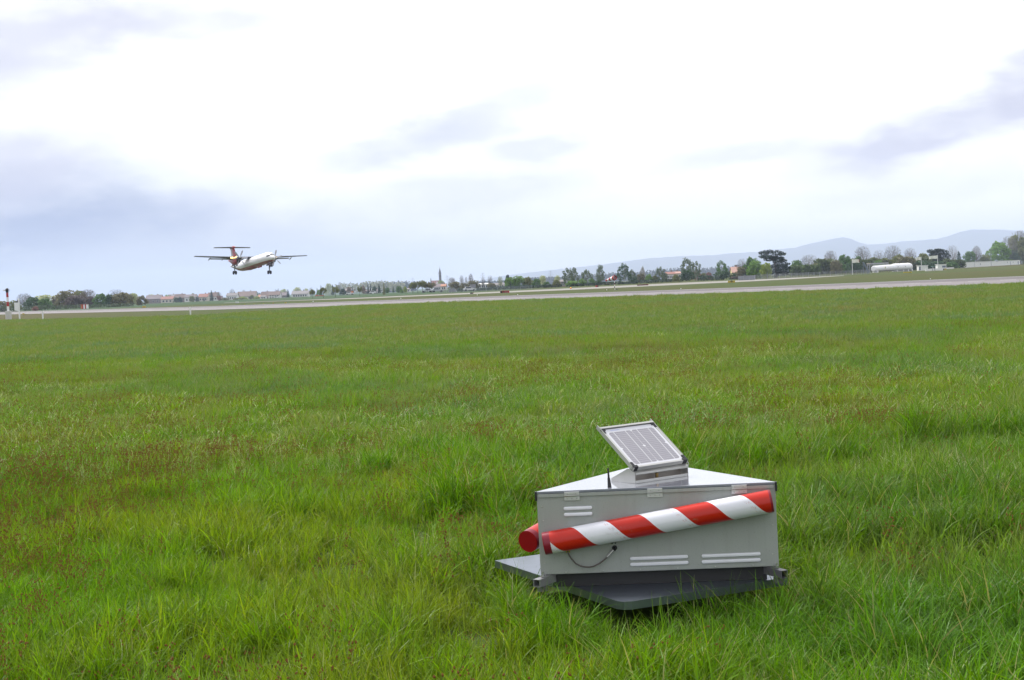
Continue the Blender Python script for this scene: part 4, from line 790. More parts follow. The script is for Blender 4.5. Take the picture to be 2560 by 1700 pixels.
def pylon(px, top, D, lab):
    g = terrain(D); H = z_at(px, top, D) - g; r = tag(empty('power_pylon', (x_at(px, horizon(px), D), D, g)), lab, 'pylon', 'faint power pylons'); mb = MB(); b = H * .1; th = .011 * H
    lv = [(0, 1), (.25, .7), (.5, .42), (.75, .2), (1, .03)]
    for (z0, q0), (z1, q1) in zip(lv, lv[1:]):
        for sx in (-1, 1):
            for sy in (-1, 1): mb.tube((sx * b * q0, sy * b * q0, z0 * H), (sx * b * q1, sy * b * q1, z1 * H), th * .55, n=4)
            mb.tube((sx * b * q0, -b * q0, z0 * H), (-sx * b * q1, -b * q1, z1 * H), th * .35, n=4)
    mb.build('lattice_mast', PYL, r)
    for z, w in ((.68, .24), (.82, .17), (.93, .10)): MB().box((0, 0, z * H), (2 * w * H, th, th)).tube((-w * H, 0, z * H), (0, 0, (z + .07) * H), th * .3, n=4).tube((w * H, 0, z * H), (0, 0, (z + .07) * H), th * .3, n=4).build('cross_arm', PYL, r)
pylon(955, 699, 3200, 'faint power pylon left of the avenue'); pylon(1033, 694, 4200, 'very faint pylon left of the church tower'); pylon(1119, 688.5, 3600, 'faint power pylon right of the church tower'); pylon(1208, 682, 3000, 'power pylon beside the white flat roof'); pylon(1377, 677, 3400, 'faint power pylon left of the first birch')

# ------------------------------------------------------------------ aircraft on final approach
def aircraft():
    cy, sy = math.cos(R_(-61.606)), math.sin(R_(-61.606)); cp, sp = math.cos(R_(-4.06)), math.sin(R_(-4.06)); cr, sr = math.cos(R_(-1.41)), math.sin(R_(-1.41))
    Rz = Matrix(((cy, -sy, 0), (sy, cy, 0), (0, 0, 1))); Ry = Matrix(((cp, 0, sp), (0, 1, 0), (-sp, 0, cp))); Rx = Matrix(((1, 0, 0), (0, cr, -sr), (0, sr, cr)))
    ac = tag(empty('propeller_aircraft'), 'white and red twin propeller airliner landing with wheels down', 'aircraft')
    ac.matrix_world = Matrix.Translation((-62.36, 367.3, 7.98 + EYE)) @ (Rz @ Ry @ Rx).to_4x4()
    white = bpy.data.materials.new('aircraft_white_red'); white.use_nodes = True
    nd, ln = white.node_tree.nodes, white.node_tree.links; b = nd['Principled BSDF']; b.inputs['Roughness'].default_value = .3; b.inputs['Coat Weight'].default_value = .4
    tc = nd.new('ShaderNodeTexCoord'); s = nd.new('ShaderNodeSeparateXYZ'); ln.new(tc.outputs['Object'], s.inputs[0])
    Mx = lambda op, a, c=None, cl=False: mathn(nd, ln, op, a, c, cl)
    # red belly paint: below a line that climbs towards the tail, plus the red tail cone
    lim = Mx('ADD', -.78, Mx('MULTIPLY', Mx('MAXIMUM', Mx('SUBTRACT', -6.0, s.outputs[0]), 0), .16))
    f = Mx('MULTIPLY', Mx('SUBTRACT', lim, s.outputs[2]), 12, True)
    n = nd.new('ShaderNodeTexNoise'); n.inputs['Scale'].default_value = .8; ln.new(tc.outputs['Object'], n.inputs['Vector'])
    wc = mixc(nd, ln, n.outputs['Fac'], (.80, .80, .835), (.73, .73, .765))
    ln.new(mixc(nd, ln, f, wc, (.30, .035, .045)), b.inputs['Base Color'])
    ared = mat('aircraft_red', (.30, .022, .032), .35, var=.12, scale=1); agry = mat('aircraft_grey', (.22, .215, .225), .45, var=.1, scale=1); adk = mat('deicing_black', (.018, .018, .022), .5)
    aund = mat('wing_grey', (.20, .19, .21), .5, var=.12, scale=.8); tire = mat('aircraft_tyre', (.012, .013, .018), .7); strut = mat('gear_grey', (.16, .165, .18), .4, .4)
    prof = [(15.6, .05, .05, -.38), (15.45, .26, .24, -.36), (15.1, .5, .46, -.32), (14.5, .8, .74, -.24), (13.8, 1.04, 1.02, -.13), (13.0, 1.2, 1.2, -.04), (12.2, 1.3, 1.3, 0), (11, 1.345, 1.345, 0), (4, 1.345, 1.345, 0), (-2, 1.345, 1.345, 0), (-6, 1.345, 1.345, 0),
            (-8, 1.3, 1.28, .06), (-10, 1.15, 1.1, .2), (-12, .92, .85, .42), (-14, .64, .6, .64), (-16, .34, .34, .86), (-17.2, .1, .14, 1.0)]
    def fus(x, a, o=0.0):
        xs = [-p[0] for p in prof]; ry, rz, zc = (float(np.interp(-x, xs, [p[i] for p in prof])) for i in (1, 2, 3))
        return (x, (ry + o) * math.sin(a), zc + (rz + o) * math.cos(a))
    NS = 28
    fo = MB().rings([[fus(p[0], 2 * math.pi * i / NS) for i in range(NS)] for p in prof]).build('fuselage', white, ac, smooth=True)
    gls = mat('cockpit_glass', (.03, .032, .045), .12)
    for a0, a1, x0, x1 in ((.04, .56, 14.75, 14.05), (-.56, -.04, 14.75, 14.05), (.61, 1.08, 14.6, 13.7), (-1.08, -.61, 14.6, 13.7), (1.12, 1.42, 14.25, 13.35), (-1.42, -1.12, 14.25, 13.35)):
        rg = [[fus(x0 + (x1 - x0) * t, a0 + (a1 - a0) * u, o) for u in (0, .33, .67, 1)] for t in (0, .5, 1) for o in (.012,)]
        rb = [[fus(x0 + (x1 - x0) * t, a0 + (a1 - a0) * u, .002) for u in (0, .33, .67, 1)] for t in (0, .5, 1)]
        MB().rings(rg, closed=False, caps=False).rings(rb, closed=False, caps=False).build('cockpit_window', gls, fo, smooth=True)
    # belly fairing and small blade aerial
    MB().rings([[(x, .95 * q * math.sin(t), -1.08 + .48 * q * math.cos(t)) for t in [i * math.pi / 8 for i in range(16)]] for x, q in ((3.4, .1), (2.6, .75), (1.2, 1), (-2.5, 1), (-4.4, .7), (-5.2, .1))]).build('belly_fairing', ared, ac, smooth=True)
    MB().box((5.2, 0, -1.5), (2.4, .35, .35)).build('belly_scoop', ared, ac, bevel=.08)
    for x in (8.5, 6.9): MB().prism([(x, -1.33), (x - .35, -1.33), (x - .4, -1.62), (x - .25, -1.62)], -.02, .02, Matrix(((1, 0, 0, 0), (0, 0, 1, 0), (0, 1, 0, 0), (0, 0, 0, 1)))).build('blade_aerial', adk, ac)
    sec = [(0, 0), (.02, .035), (.1, .072), (.3, .09), (.6, .06), (1, .004), (1, -.004), (.6, -.035), (.3, -.05), (.1, -.045), (.02, -.025)]
    def aero(st):  # stations: (y, x leading edge, chord, z)
        return [[(xl - u * c, y, z + w * c) for u, w in sec] for y, xl, c, z in st]
    def wing_mesh(name, st, m_top, parent):
        mb = MB(); mb.rings(aero(st)); n = len(sec); o = mb.build(name, [m_top, adk], parent, smooth=True)
        for p in o.data.polygons:
            if len(p.vertices) == 4 and all((v % n) in (10, 0, 1, 9, 2) for v in p.vertices): p.material_index = 1
        return o
    wing = wing_mesh('wing', [(-14.2, .05, 1.35, 1.72), (-9, .5, 2.15, 1.5), (-4.4, .8, 3.0, 1.3), (0, .8, 3.0, 1.28), (4.4, .8, 3.0, 1.3), (9, .5, 2.15, 1.5), (14.2, .05, 1.35, 1.72)], aund, ac)
    for s in (-1, 1):
        for y, l in ((6.9, 1.5), (10.3, 1.2)):
            MB().rings([[(x, s * y + .13 * q * math.sin(t), zz + .17 * q * math.cos(t)) for t in [i * math.pi / 5 for i in range(10)]] for x, q, zz in ((-.4, .2, 1.36), (-.9, .8, 1.26), (-1.6, .8, 1.12), (-1.3 - l, .15, .86))]).build('flap_fairing', agry, wing, smooth=True)
        MB().add([(-1.95, s * 1.5, 1.2), (-1.95, s * 10.2, 1.36), (-2.6, s * 10.2, 1.2), (-2.85, s * 1.5, 1.0), (-1.95, s * 1.5, 1.26), (-1.95, s * 10.2, 1.42), (-2.6, s * 10.2, 1.23), (-2.85, s * 1.5, 1.04)], [(0, 1, 2, 3), (7, 6, 5, 4), (0, 4, 5, 1), (1, 5, 6, 2), (2, 6, 7, 3), (3, 7, 4, 0)]).build('flap', agry, wing)
        # engine nacelle with scoop, landing lamps, propeller and main gear
        yy = 4.4 * s
        def ring(x, ry, rz, zc, p=.62, n=24):
            return [(x, yy + ry * math.copysign(abs(math.sin(t)) ** p, math.sin(t)), zc + rz * math.copysign(abs(math.cos(t)) ** p, math.cos(t))) for t in [2 * math.pi * i / n for i in range(n)]]
        na = MB().rings([ring(3.35, .44, .44, .78, 1), ring(2.9, .54, .58, .7, .8), ring(1.8, .64, .82, .5), (ring(.3, .70, .90, .42)), ring(-.8, .62, .80, .5), ring(-2.4, .44, .54, .74), ring(-4.0, .24, .28, .98), ring(-5.2, .05, .06, 1.12, 1)]).build('engine_nacelle', ared, ac, smooth=True)
        MB().rings([ring(3.35, .46, .46, .78, 1, 20), ring(3.0, .56, .6, .68, .85, 20), ring(2.75, .6, .74, .6, .8, 20)], caps=False).build('cowl_ring', adk, na, smooth=True)
        MB().rings([[(x, yy + .36 * q * math.sin(t), zz + .3 * q * math.cos(t)) for t in [i * math.pi / 8 for i in range(16)]] for x, q, zz in ((3.3, .8, .08), (3.25, 1, .08), (2.2, 1.05, .08), (1.2, .7, .1))]).build('air_intake', adk, na, smooth=True)
        pr = MB().rings([[(x, yy + q * math.sin(t), .78 + q * math.cos(t)) for t in [i * math.pi / 10 for i in range(20)]] for x, q in ((3.36, .42), (3.8, .4), (4.2, .27), (4.5, .08), (4.56, .01))]).build('propeller', adk, ac, smooth=True)
        pbl = mat('propeller_blade', (.34, .34, .38), .4, var=.1)
        for j in range(6):
            t0 = j * math.pi / 3 + (.25 if s > 0 else .42); er = Vector((0, math.sin(t0), math.cos(t0))); et = Vector((0, math.cos(t0), -math.sin(t0))); cc = Vector((3.72, yy, .78))
            rg = []
            for r, w, tw in ((.36, .10, 1.1), (.7, .17, .9), (1.2, .2, .65), (1.7, .19, .5), (1.98, .13, .42), (2.05, .04, .4)):
                d = et * math.cos(tw) + Vector((1, 0, 0)) * math.sin(tw); nn = er.cross(d); p = cc + er * r
                rg.append([tuple(p + d * w), tuple(p + nn * .025), tuple(p - d * w), tuple(p - nn * .025)])
            MB().rings(rg).build('blade', pbl, pr)
        if s < 0: lamps = ((1.0, yy - 1.25, 1.2), (1.02, yy - .85, 1.2), (2.0, yy - .6, 1.05), (2.3, yy - .35, 1.15))
        else: lamps = ((1.0, yy + 1.25, 1.2),)
        for lx, ly, lz in lamps:
            MB().sphere((lx, ly, lz), (.1, .19, .17), 12, 8).build('landing_light', mat('landing_lamp', (.8, .6, .2), .2, emit=(1.0, .62, .16, 2.2)), na, smooth=True)
        ge = MB().tube((-.5, yy, -.4), (-.6, yy, -2.25), .15, .1, 12).tube((.7, yy, -.6), (-.5, yy, -1.5), .06, n=8).tube((-.6, yy - .45, -2.3), (-.6, yy + .45, -2.3), .09, n=10).build('main_gear', strut, ac, smooth=True)
        for w in (-.3, .3): MB().rings([[(-.6 + q * math.cos(t), yy + w + d, -2.3 + q * math.sin(t)) for t in [i * math.pi / 12 for i in range(24)]] for d, q in ((-.16, .3), (-.15, .42), (-.08, .46), (.08, .46), (.15, .42), (.16, .3))]).build('wheel', tire, ge, smooth=True)
        for w in (-.5, .5): MB().box((-.3, yy + w, -.5), (1.7, .04, .42)).build('gear_door', mat('gear_door_dark', (.05, .012, .018), .5), ge)
    ng = MB().tube((13.0, 0, -1.1), (13.25, 0, -2.05), .1, .07, 12).tube((13.25, -.3, -2.1), (13.25, .3, -2.1), .06, n=8).build('nose_gear', strut, ac, smooth=True)
    for w in (-.22, .22): MB().rings([[(13.25 + q * math.cos(t), w + d, -2.1 + q * math.sin(t)) for t in [i * math.pi / 12 for i in range(24)]] for d, q in ((-.1, .18), (-.09, .27), (-.04, .3), (.04, .3), (.09, .27), (.1, .18))]).build('wheel', tire, ng, smooth=True)
    for w in (-.34, .34): MB().box((12.6, w, -1.38), (1.5, .04, .42)).build('gear_door', mat('gear_door_dark', (.05, .012, .018), .5), ng)
    # fin, tailplane, bullet
    def finring(z, xl, c, th): return [(xl - u * c, w * c * th, z) for u, w in [(0, 0), (.05, .05), (.25, .1), (.45, .11)]] + [(xl - c * .45, -.11 * c * th, z), (xl - c * .25, -.1 * c * th, z), (xl - .05 * c, -.05 * c * th, z)]
    def finrear(z, xl, c, th): return [(xl - u * c, w * c * th, z) for u, w in [(.452, .11), (.7, .075), (1, .006), (1, -.006), (.7, -.075), (.452, -.11)]]
    ft = [(.75, -9.3, 6.4, .55), (1.5, -11.2, 4.6, .75), (5.25, -13.7, 3.0, .85)]
    fn = MB().rings([finring(*a) for a in ft]).build('vertical_fin', ared, ac, smooth=True); MB().rings([finrear(*a) for a in ft]).build('rudder', mat('fin_grey', (.36, .35, .37), .4, var=.1), fn, smooth=True)
    MB().rings([[(x, .34 * q * math.sin(t), 5.4 + .36 * q * math.cos(t)) for t in [i * math.pi / 8 for i in range(16)]] for x, q in ((-12.7, .05), (-13.1, .6), (-13.9, 1), (-15.4, 1), (-16.6, .55), (-17.2, .05))]).build('tail_fairing', ared, fn, smooth=True)
    wing_mesh('tailplane', [(-4.64, -14.75, 1.35, 5.45), (0, -14.0, 2.2, 5.42), (4.64, -14.75, 1.35, 5.45)], aund, ac)
aircraft()

# ------------------------------------------------------------------ the triangular solar device in the foreground
BOXM = Matrix.Translation((0.66, 7.2191, EYE - 1.4147)) @ (Matrix.Rotation(-.0791, 4, 'Z') @ Matrix.Rotation(.0009, 4, 'X') @ Matrix.Rotation(-.0075, 4, 'Y'))
S2 = .575; AP = .8660254 * 1.15
def tape_material():
    m = bpy.data.materials.new('red_white_tape'); m.use_nodes = True; nd, ln = m.node_tree.nodes, m.node_tree.links; b = nd['Principled BSDF']
    b.inputs['Roughness'].default_value = .3; b.inputs['Coat Weight'].default_value = .15; b.inputs['Coat Roughness'].default_value = .15; b.inputs['Specular IOR Level'].default_value = .3
    uv = nd.new('ShaderNodeUVMap'); s = nd.new('ShaderNodeSeparateXYZ'); ln.new(uv.outputs[0], s.inputs[0]); Mx = lambda op, a, c=None, cl=False: mathn(nd, ln, op, a, c, cl)
    c = Mx('FRACT', Mx('ADD', Mx('DIVIDE', Mx('SUBTRACT', Mx('ADD', s.outputs[0], Mx('MULTIPLY', s.outputs[1], .043)), .041), .329), 3.0))
    red = Mx('LESS_THAN', c, .5)
    n = nd.new('ShaderNodeTexNoise'); n.inputs['Scale'].default_value = 9; n.inputs['Detail'].default_value = 5; tc = nd.new('ShaderNodeTexCoord'); ln.new(tc.outputs['Object'], n.inputs['Vector'])
    rc = mixc(nd, ln, n.outputs['Fac'], (.52, .018, .006), (.40, .010, .006)); wc = mixc(nd, ln, n.outputs['Fac'], (.74, .74, .80), (.64, .64, .71))
    # rows of tiny worn red print beside the stripe edge
    pr = Mx('MULTIPLY', Mx('GREATER_THAN', c, .90), Mx('LESS_THAN', c, .965))
    n2 = nd.new('ShaderNodeTexNoise'); n2.inputs['Scale'].default_value = 260; ln.new(tc.outputs['Object'], n2.inputs['Vector'])
    band = Mx('GREATER_THAN', Mx('FRACT', Mx('MULTIPLY', s.outputs[1], 1.9)), .45)
    pr = Mx('MULTIPLY', Mx('MULTIPLY', pr, Mx('GREATER_THAN', n2.outputs['Fac'], .57)), band); wc = mixc(nd, ln, Mx('MULTIPLY', pr, .6), wc, (.42, .06, .06))
    n4 = nd.new('ShaderNodeTexNoise'); n4.inputs['Scale'].default_value = 22; n4.inputs['Detail'].default_value = 8; n4.inputs['Roughness'].default_value = .7; ln.new(tc.outputs['Object'], n4.inputs['Vector'])
    scuff = Mx('MULTIPLY', Mx('MULTIPLY', Mx('SUBTRACT', n4.outputs['Fac'], .60), 9, True), .4)
    col = mixc(nd, ln, red, wc, rc); col = mixc(nd, ln, scuff, col, (.24, .19, .16)); col = mixc(nd, ln, Mx('LESS_THAN', s.outputs[0], .033), col, (.20, .008, .024))
    col = mixc(nd, ln, Mx('GREATER_THAN', s.outputs[0], 1.094), col, (.20, .008, .024)); ln.new(col, b.inputs['Base Color']); return m
def cell_material():
    m = bpy.data.materials.new('solar_cells'); m.use_nodes = True; nd, ln = m.node_tree.nodes, m.node_tree.links; b = nd['Principled BSDF']
    b.inputs['Roughness'].default_value = .4; b.inputs['Coat Weight'].default_value = .25; b.inputs['Coat Roughness'].default_value = .12
    uv = nd.new('ShaderNodeUVMap'); s = nd.new('ShaderNodeSeparateXYZ'); ln.new(uv.outputs[0], s.inputs[0]); Mx = lambda op, a, c=None, cl=False: mathn(nd, ln, op, a, c, cl)
    u, v = s.outputs[0], s.outputs[1]      # 0..1 over the white back sheet
    cu = Mx('DIVIDE', Mx('SUBTRACT', u, .045), .91); cv = Mx('DIVIDE', Mx('SUBTRACT', v, .045), .865)
    ins = Mx('MULTIPLY', Mx('MULTIPLY', Mx('GREATER_THAN', cu, 0), Mx('LESS_THAN', cu, 1)), Mx('MULTIPLY', Mx('GREATER_THAN', cv, 0), Mx('LESS_THAN', cv, 1)))
    hl = Mx('LESS_THAN', Mx('FRACT', Mx('MULTIPLY', cv, 18)), .15)
    vl = None
    for x, w in ((.115, .006), (.375, .006), (.63, .006), (.885, .006), (.5, .0025)):
        k = Mx('LESS_THAN', Mx('ABSOLUTE', Mx('SUBTRACT', cu, x)), w); vl = k if vl is None else Mx('MAXIMUM', vl, k)
    dm = None
    for x, y in ((.5, .5), (0, .5), (1, .5), (.5, 0), (.5, 1), (0, 0), (1, 0), (0, 1), (1, 1)):
        k = Mx('LESS_THAN', Mx('ADD', Mx('ABSOLUTE', Mx('SUBTRACT', cu, x)), Mx('ABSOLUTE', Mx('SUBTRACT', cv, y))), .034); dm = k if dm is None else Mx('MAXIMUM', dm, k)
    n = nd.new('ShaderNodeTexNoise'); n.inputs['Scale'].default_value = 190; tc = nd.new('ShaderNodeTexCoord'); ln.new(tc.outputs['Object'], n.inputs['Vector'])
    cell = mixc(nd, ln, n.outputs['Fac'], (.20, .19, .225), (.28, .27, .305))
    c = mixc(nd, ln, Mx('MULTIPLY', hl, .5), cell, (.5, .5, .53)); c = mixc(nd, ln, Mx('MAXIMUM', vl, dm), c, (.6, .6, .63)); c = mixc(nd, ln, ins, (.58, .58, .63), c)
    mk = Mx('MULTIPLY', Mx('MULTIPLY', Mx('GREATER_THAN', v, .945), Mx('LESS_THAN', v, .975)), Mx('MULTIPLY', Mx('GREATER_THAN', u, .12), Mx('LESS_THAN', u, .3)))
    c = mixc(nd, ln, Mx('MULTIPLY', mk, .5), c, (.25, .3, .6)); ln.new(c, b.inputs['Base Color']); return m
def uv_grid(name, P, nu, nv, m, parent, uvf=None):
    vs = [P(i / nu, j / nv) for i in range(nu + 1) for j in range(nv + 1)]; fs = [(i * (nv + 1) + j, (i + 1) * (nv + 1) + j, (i + 1) * (nv + 1) + j + 1, i * (nv + 1) + j + 1) for i in range(nu) for j in range(nv)]
    me = bpy.data.meshes.new(name); me.from_pydata(vs, [], fs); me.materials.append(m); uv = me.uv_layers.new(name='UVMap')
    for l in me.loops:
        i, j = divmod(l.vertex_index, nv + 1); uv.data[l.index].uv = uvf(i / nu, j / nv) if uvf else (i / nu, j / nv)
    me.polygons.foreach_set('use_smooth', [True] * len(me.polygons)); me.update(); return link_mesh(name, me, parent)
def device():
    dv = tag(empty('solar_device'), 'grey triangular metal box with solar panel and red white striped tubes in the grass', 'equipment box')
    dv.matrix_world = BOXM
    PNT = mat('grey_powder_coat', (.315, .33, .32), .27, var=.08, scale=6, bump=.03, dirt=.4); LID = mat('grey_lid_paint', (.20, .21, .26), .12, var=.04, scale=3, coat=1.0, dirt=.08)
    ALU = mat('bare_aluminium', (.52, .515, .50), .32, .55, var=.1, scale=14); RUB = mat('black_rubber', (.012, .012, .016), .5); STEEL = mat('zinc_steel', (.42, .42, .41), .3, .8, var=.2, scale=20)
    PLT = mat('dark_steel_plate', (.19, .215, .27), .30, .85, var=.3, scale=5, bump=.05); BEAM = mat('grey_beam', (.16, .155, .17), .42, .4, var=.2, scale=9)
    BRASS = mat('brass', (.26, .18, .07), .35, .8)
    tri = [(-S2, 0), (S2, 0), (0, AP)]
    MB().prism(tri, 0, .394).build('body', PNT, dv, bevel=.004)
    k = 1.006; c0 = (0, AP / 3); big = [(c0[0] + (x - c0[0]) * k, c0[1] + (y - c0[1]) * k) for x, y in tri]
    lid = MB().prism(big, .3955, .4075).build('lid', LID, dv, bevel=.002)
    MB().box((0, -.0055, .3865), (1.13, .004, .016)).build('lid_lip', PNT, lid, bevel=.001)
    for s in (-1, 1): MB().box((s * (S2 + .002), .002, .386), (.010, .022, .046)).build('corner_seal', RUB, dv, bevel=.003)
    for hx in (-.4025, -.002, .401):                                    # hinges under the lid edge
        h = MB().box((hx, -.0036, .3695), (.074, .005, .022)).box((hx, -.0104, .3945), (.072, .005, .014)).build('hinge', mat('hinge_steel', (.55, .55, .56), .3, .4, var=.25, scale=25), dv, bevel=.001)
        MB().box((hx, -.0012, .3828), (.086, .002, .006)).build('hinge_gap', RUB, h)
        MB().tube((hx - .036, -.0095, .3835), (hx + .036, -.0095, .3835), .0042, n=10).build('hinge_pin', STEEL, h, smooth=True)
        sb = MB()
        for d in (-.023, 0, .023): sb.sphere((hx + d, -.0058, .3685), (.0034, .002, .0034), 8, 5)
        for d in (-.02, .02): sb.sphere((hx + d, -.0122, .3932), (.0036, .002, .0036), 8, 5)
        sb.build('screw_heads', STEEL, h, smooth=True)
    VEN = mat('pale_louvre', (.70, .70, .76), .35, var=.08, scale=12)
    for x0, x1, z in ((-.446, -.3075, .320), (-.446, -.307, .2905), (-.1375, .1425, .0640), (-.138, .143, .0350), (.2065, .489, .0635), (.206, .488, .0350)):
        r = .0082; rg = []
        for q, y in ((1.0, -.0005), (.98, -.004), (.82, -.0072), (.4, -.0085)):
            ring = []
            for i in range(9): a = math.pi / 2 + math.pi * i / 8; ring.append((x0 + r + r * q * math.cos(a), y, z + r * q * math.sin(a)))
            for i in range(9): a = -math.pi / 2 + math.pi * i / 8; ring.append((x1 - r + r * q * math.cos(a), y, z + r * q * math.sin(a)))
            rg.append(ring)
        MB().rings(rg).build('vent_louvre', VEN, dv, smooth=True)
    rv = [(-.55, .333), (-.548, .265), (-.55, .057), (-.55, .19), (.545, .06), (.552, .2)] + [(-.45 + .18 * i, .0085) for i in range(6)]
    for x, z in rv: MB().sphere((x, -.001, z), (.0036, .0024, .0036), 8, 5).build('rivet', STEEL, dv, smooth=True)
    # striped tubes on three faces
    tape = tape_material(); cap = mat('red_tube_cap', (.25, .004, .006), .6, var=.15, scale=12, spec=.15)
    def tube(ox, oy, ang, flip):
        Lt, r = 1.102, .0545; tl = math.atan2(.162, 1.09); e = Vector((math.cos(ang) * math.cos(tl), math.sin(ang) * math.cos(tl), math.sin(tl)))
        nrm = Vector((math.sin(ang), -math.cos(ang), 0)) * (-1 if flip else 1); upv = nrm.cross(e).normalized(); upv = upv if upv.z > 0 else -upv
        o = Vector((ox, oy, .163)); P = lambda u, v: tuple(o + e * (u * Lt) + (nrm * math.cos(2 * math.pi * v) + upv * math.sin(2 * math.pi * v)) * r)
        t = uv_grid('striped_tube', P, 40, 48, tape, dv, lambda u, v: (u * Lt, (2 * math.pi * v if v <= .75 else 2 * math.pi * (v - 1))))
        for u, d in ((0, -1), (1, 1)):
            c = o + e * (u * Lt); MB().tube(c - e * .012 * d, c + e * .0025 * d, r * .995, r * .985, 40).build('end_cap', cap, t, smooth=True)
        bk = MB()
        for u in (.18, .82): c = o + e * (u * Lt) - nrm * .040; bk.box((0, 0, 0), (.03, .026, .05), Matrix.Translation(c) @ Matrix.Rotation(ang, 4, 'Z'))
        bk.build('tube_bracket', STEEL, t)
    tube(-.544, -.0575, 0.0, False)
    a2 = math.radians(60); n2 = Vector((-math.sin(a2), math.cos(a2), 0)); p2 = Vector((-S2, 0, 0)) + n2 * .0575 - Vector((math.cos(a2), math.sin(a2), 0)) * .008; tube(p2.x, p2.y, a2, True)
    # cable with gland
    pts = [(-.436, .118), (-.433, .105), (-.422, .082), (-.401, .055), (-.380, .043), (-.363, .037), (-.335, .034), (-.312, .038), (-.288, .049), (-.266, .063), (-.245, .081), (-.225, .100), (-.212, .114)]
    cb = MB().sweep([(x, -.018 - .006 * math.sin(i * .26), z) for i, (x, z) in enumerate(pts)], .0038, 10).build('cable', mat('brown_cable', (.09, .075, .07), .5), dv, smooth=True)
    MB().tube((-.2085, -.0005, .120), (-.2085, -.006, .120), .0125, n=20).tube((-.2085, -.006, .12), (-.212, -.02, .113), .008, n=14).build('cable_gland', RUB, cb, smooth=True)
    MB().tube((-.246, -.0225, .08), (-.214, -.02, .112), .006, n=12).build('braided_sleeve', STEEL, cb, smooth=True)
    MB().box((-.434, -.012, .114), (.02, .015, .012)).build('yellow_ferrule', mat('yellow_plastic', (.35, .27, .02), .5), cb)
    for x in (-.22, -.204): MB().tube((x, -.0004, .142), (x, -.002, .142), .0034, n=10).build('screw_hole', RUB, dv)
    # antenna
    an = MB().tube((-.2195, .056, .4075), (-.2215, .060, .452), .0098, .0066, 16).tube((-.2215, .060, .452), (-.223, .063, .497), .0052, .0040, 14).sphere((-.2231, .0631, .497), .0046, 12, 8).build('antenna', RUB, dv, smooth=True)
    # solar panel on its bracket
    yaw = R_(40.0); u = Vector((math.cos(yaw), math.sin(yaw), 0)); bk_ = Vector((-math.sin(yaw), math.cos(yaw), 0)); tl = .628
    v = bk_ * math.cos(tl) + Vector((0, 0, 1)) * math.sin(tl); nn = u.cross(v); o = Vector((.0385, .222, .489)); w, hh = .355, .316
    PM = Matrix(((u.x, v.x, nn.x, o.x), (u.y, v.y, nn.y, o.y), (u.z, v.z, nn.z, o.z), (0, 0, 0, 1)))
    sp = bpy.data.objects.new('solar_panel', None); COL.objects.link(sp); sp.parent = dv; sp.matrix_local = PM
    fr = MB()
    for s in (-1, 1): fr.box((s * (w / 2 - .0015), hh / 2 + .008, -.009), (.003, hh + .022, .022)).box((s * (w / 2 - .008), hh / 2, -.002), (.013, hh - .026, .003))
    fr.box((0, .0015, -.009), (w - .008, .003, .022)).box((0, .0075, -.002), (w - .03, .012, .003)).box((0, hh - .0015, -.009), (w - .008, .003, .022)).box((0, hh - .007, .003), (w - .004, .012, .003))
    fr.build('panel_frame', ALU, sp, bevel=.0007)
    uv_grid('cell_sheet', lambda a, b: ((a - .5) * (w - .030), .013 + b * (hh - .030), -.0030), 4, 4, cell_material(), sp)
    MB().box((0, hh / 2, -.014), (w - .010, hh - .010, .003)).build('back_sheet', mat('white_back_sheet', (.5, .5, .5), .6), sp)
    for x, y, dx, dy in ((-1, 0, 1, 1), (1, 0, -1, 1), (-1, 1, 1, -1), (1, 1, -1, -1)):
        c = MB(); cx, cy = x * (w / 2 - .002), (.001 if y == 0 else hh - .012)
        t = .026 if y == 0 else .022; zz, th = (-.009, .028) if y == 0 else (-.004, .010)
        q = .013; c.box((cx + dx * t / 2, cy + dy * q / 2, zz), (t + .004, q + .004, th)).box((cx + dx * q / 2, cy + dy * (q + t / 2), zz), (q + .003, t, th)); c.build('corner_cap', RUB, sp, bevel=.002)
    yb = R_(38.0); ub = Vector((math.cos(yb), math.sin(yb), 0)); vb = Vector((-math.sin(yb), math.cos(yb), 0)); ob = Vector((.040, .2345, .4078))
    BMx = Matrix(((ub.x, vb.x, 0, ob.x), (ub.y, vb.y, 0, ob.y), (0, 0, 1, ob.z), (0, 0, 0, 1)))
    bkt = bpy.data.objects.new('panel_bracket', None); COL.objects.link(bkt); bkt.parent = dv; bkt.matrix_local = BMx
    wb = .338; TT = Matrix(((0, 0, 1, 0), (1, 0, 0, 0), (0, 1, 0, 0), (0, 0, 0, 1)))
    for s in (-1, 1): MB().prism([(0, .0), (0, .055), (.035, .074), (.06, .07), (.195, .012), (.195, 0)], s * wb / 2 - .0015, s * wb / 2 + .0015, TT).build('side_plate', ALU, bkt, bevel=.0006)
    MB().box((0, .032, .0015), (wb - .006, .062, .003)).box((0, .002, .008), (wb - .006, .003, .013)).build('base_rail', ALU, bkt, bevel=.0006)
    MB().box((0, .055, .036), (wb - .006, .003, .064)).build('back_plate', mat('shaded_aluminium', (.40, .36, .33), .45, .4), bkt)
    MB().add([(-wb / 2 + .003, -.002, .050), (wb / 2 - .003, -.002, .050), (wb / 2 - .003, .040, .0735), (-wb / 2 + .003, .040, .0735), (-wb / 2 + .003, -.003, .053), (wb / 2 - .003, -.003, .053), (wb / 2 - .003, .039, .0765), (-wb / 2 + .003, .039, .0765)], [(0, 1, 2, 3), (7, 6, 5, 4), (0, 4, 5, 1), (1, 5, 6, 2), (2, 6, 7, 3), (3, 7, 4, 0)]).box((0, -.002, .0475), (wb - .006, .003, .009)).build('top_flange', ALU, bkt, bevel=.0005)
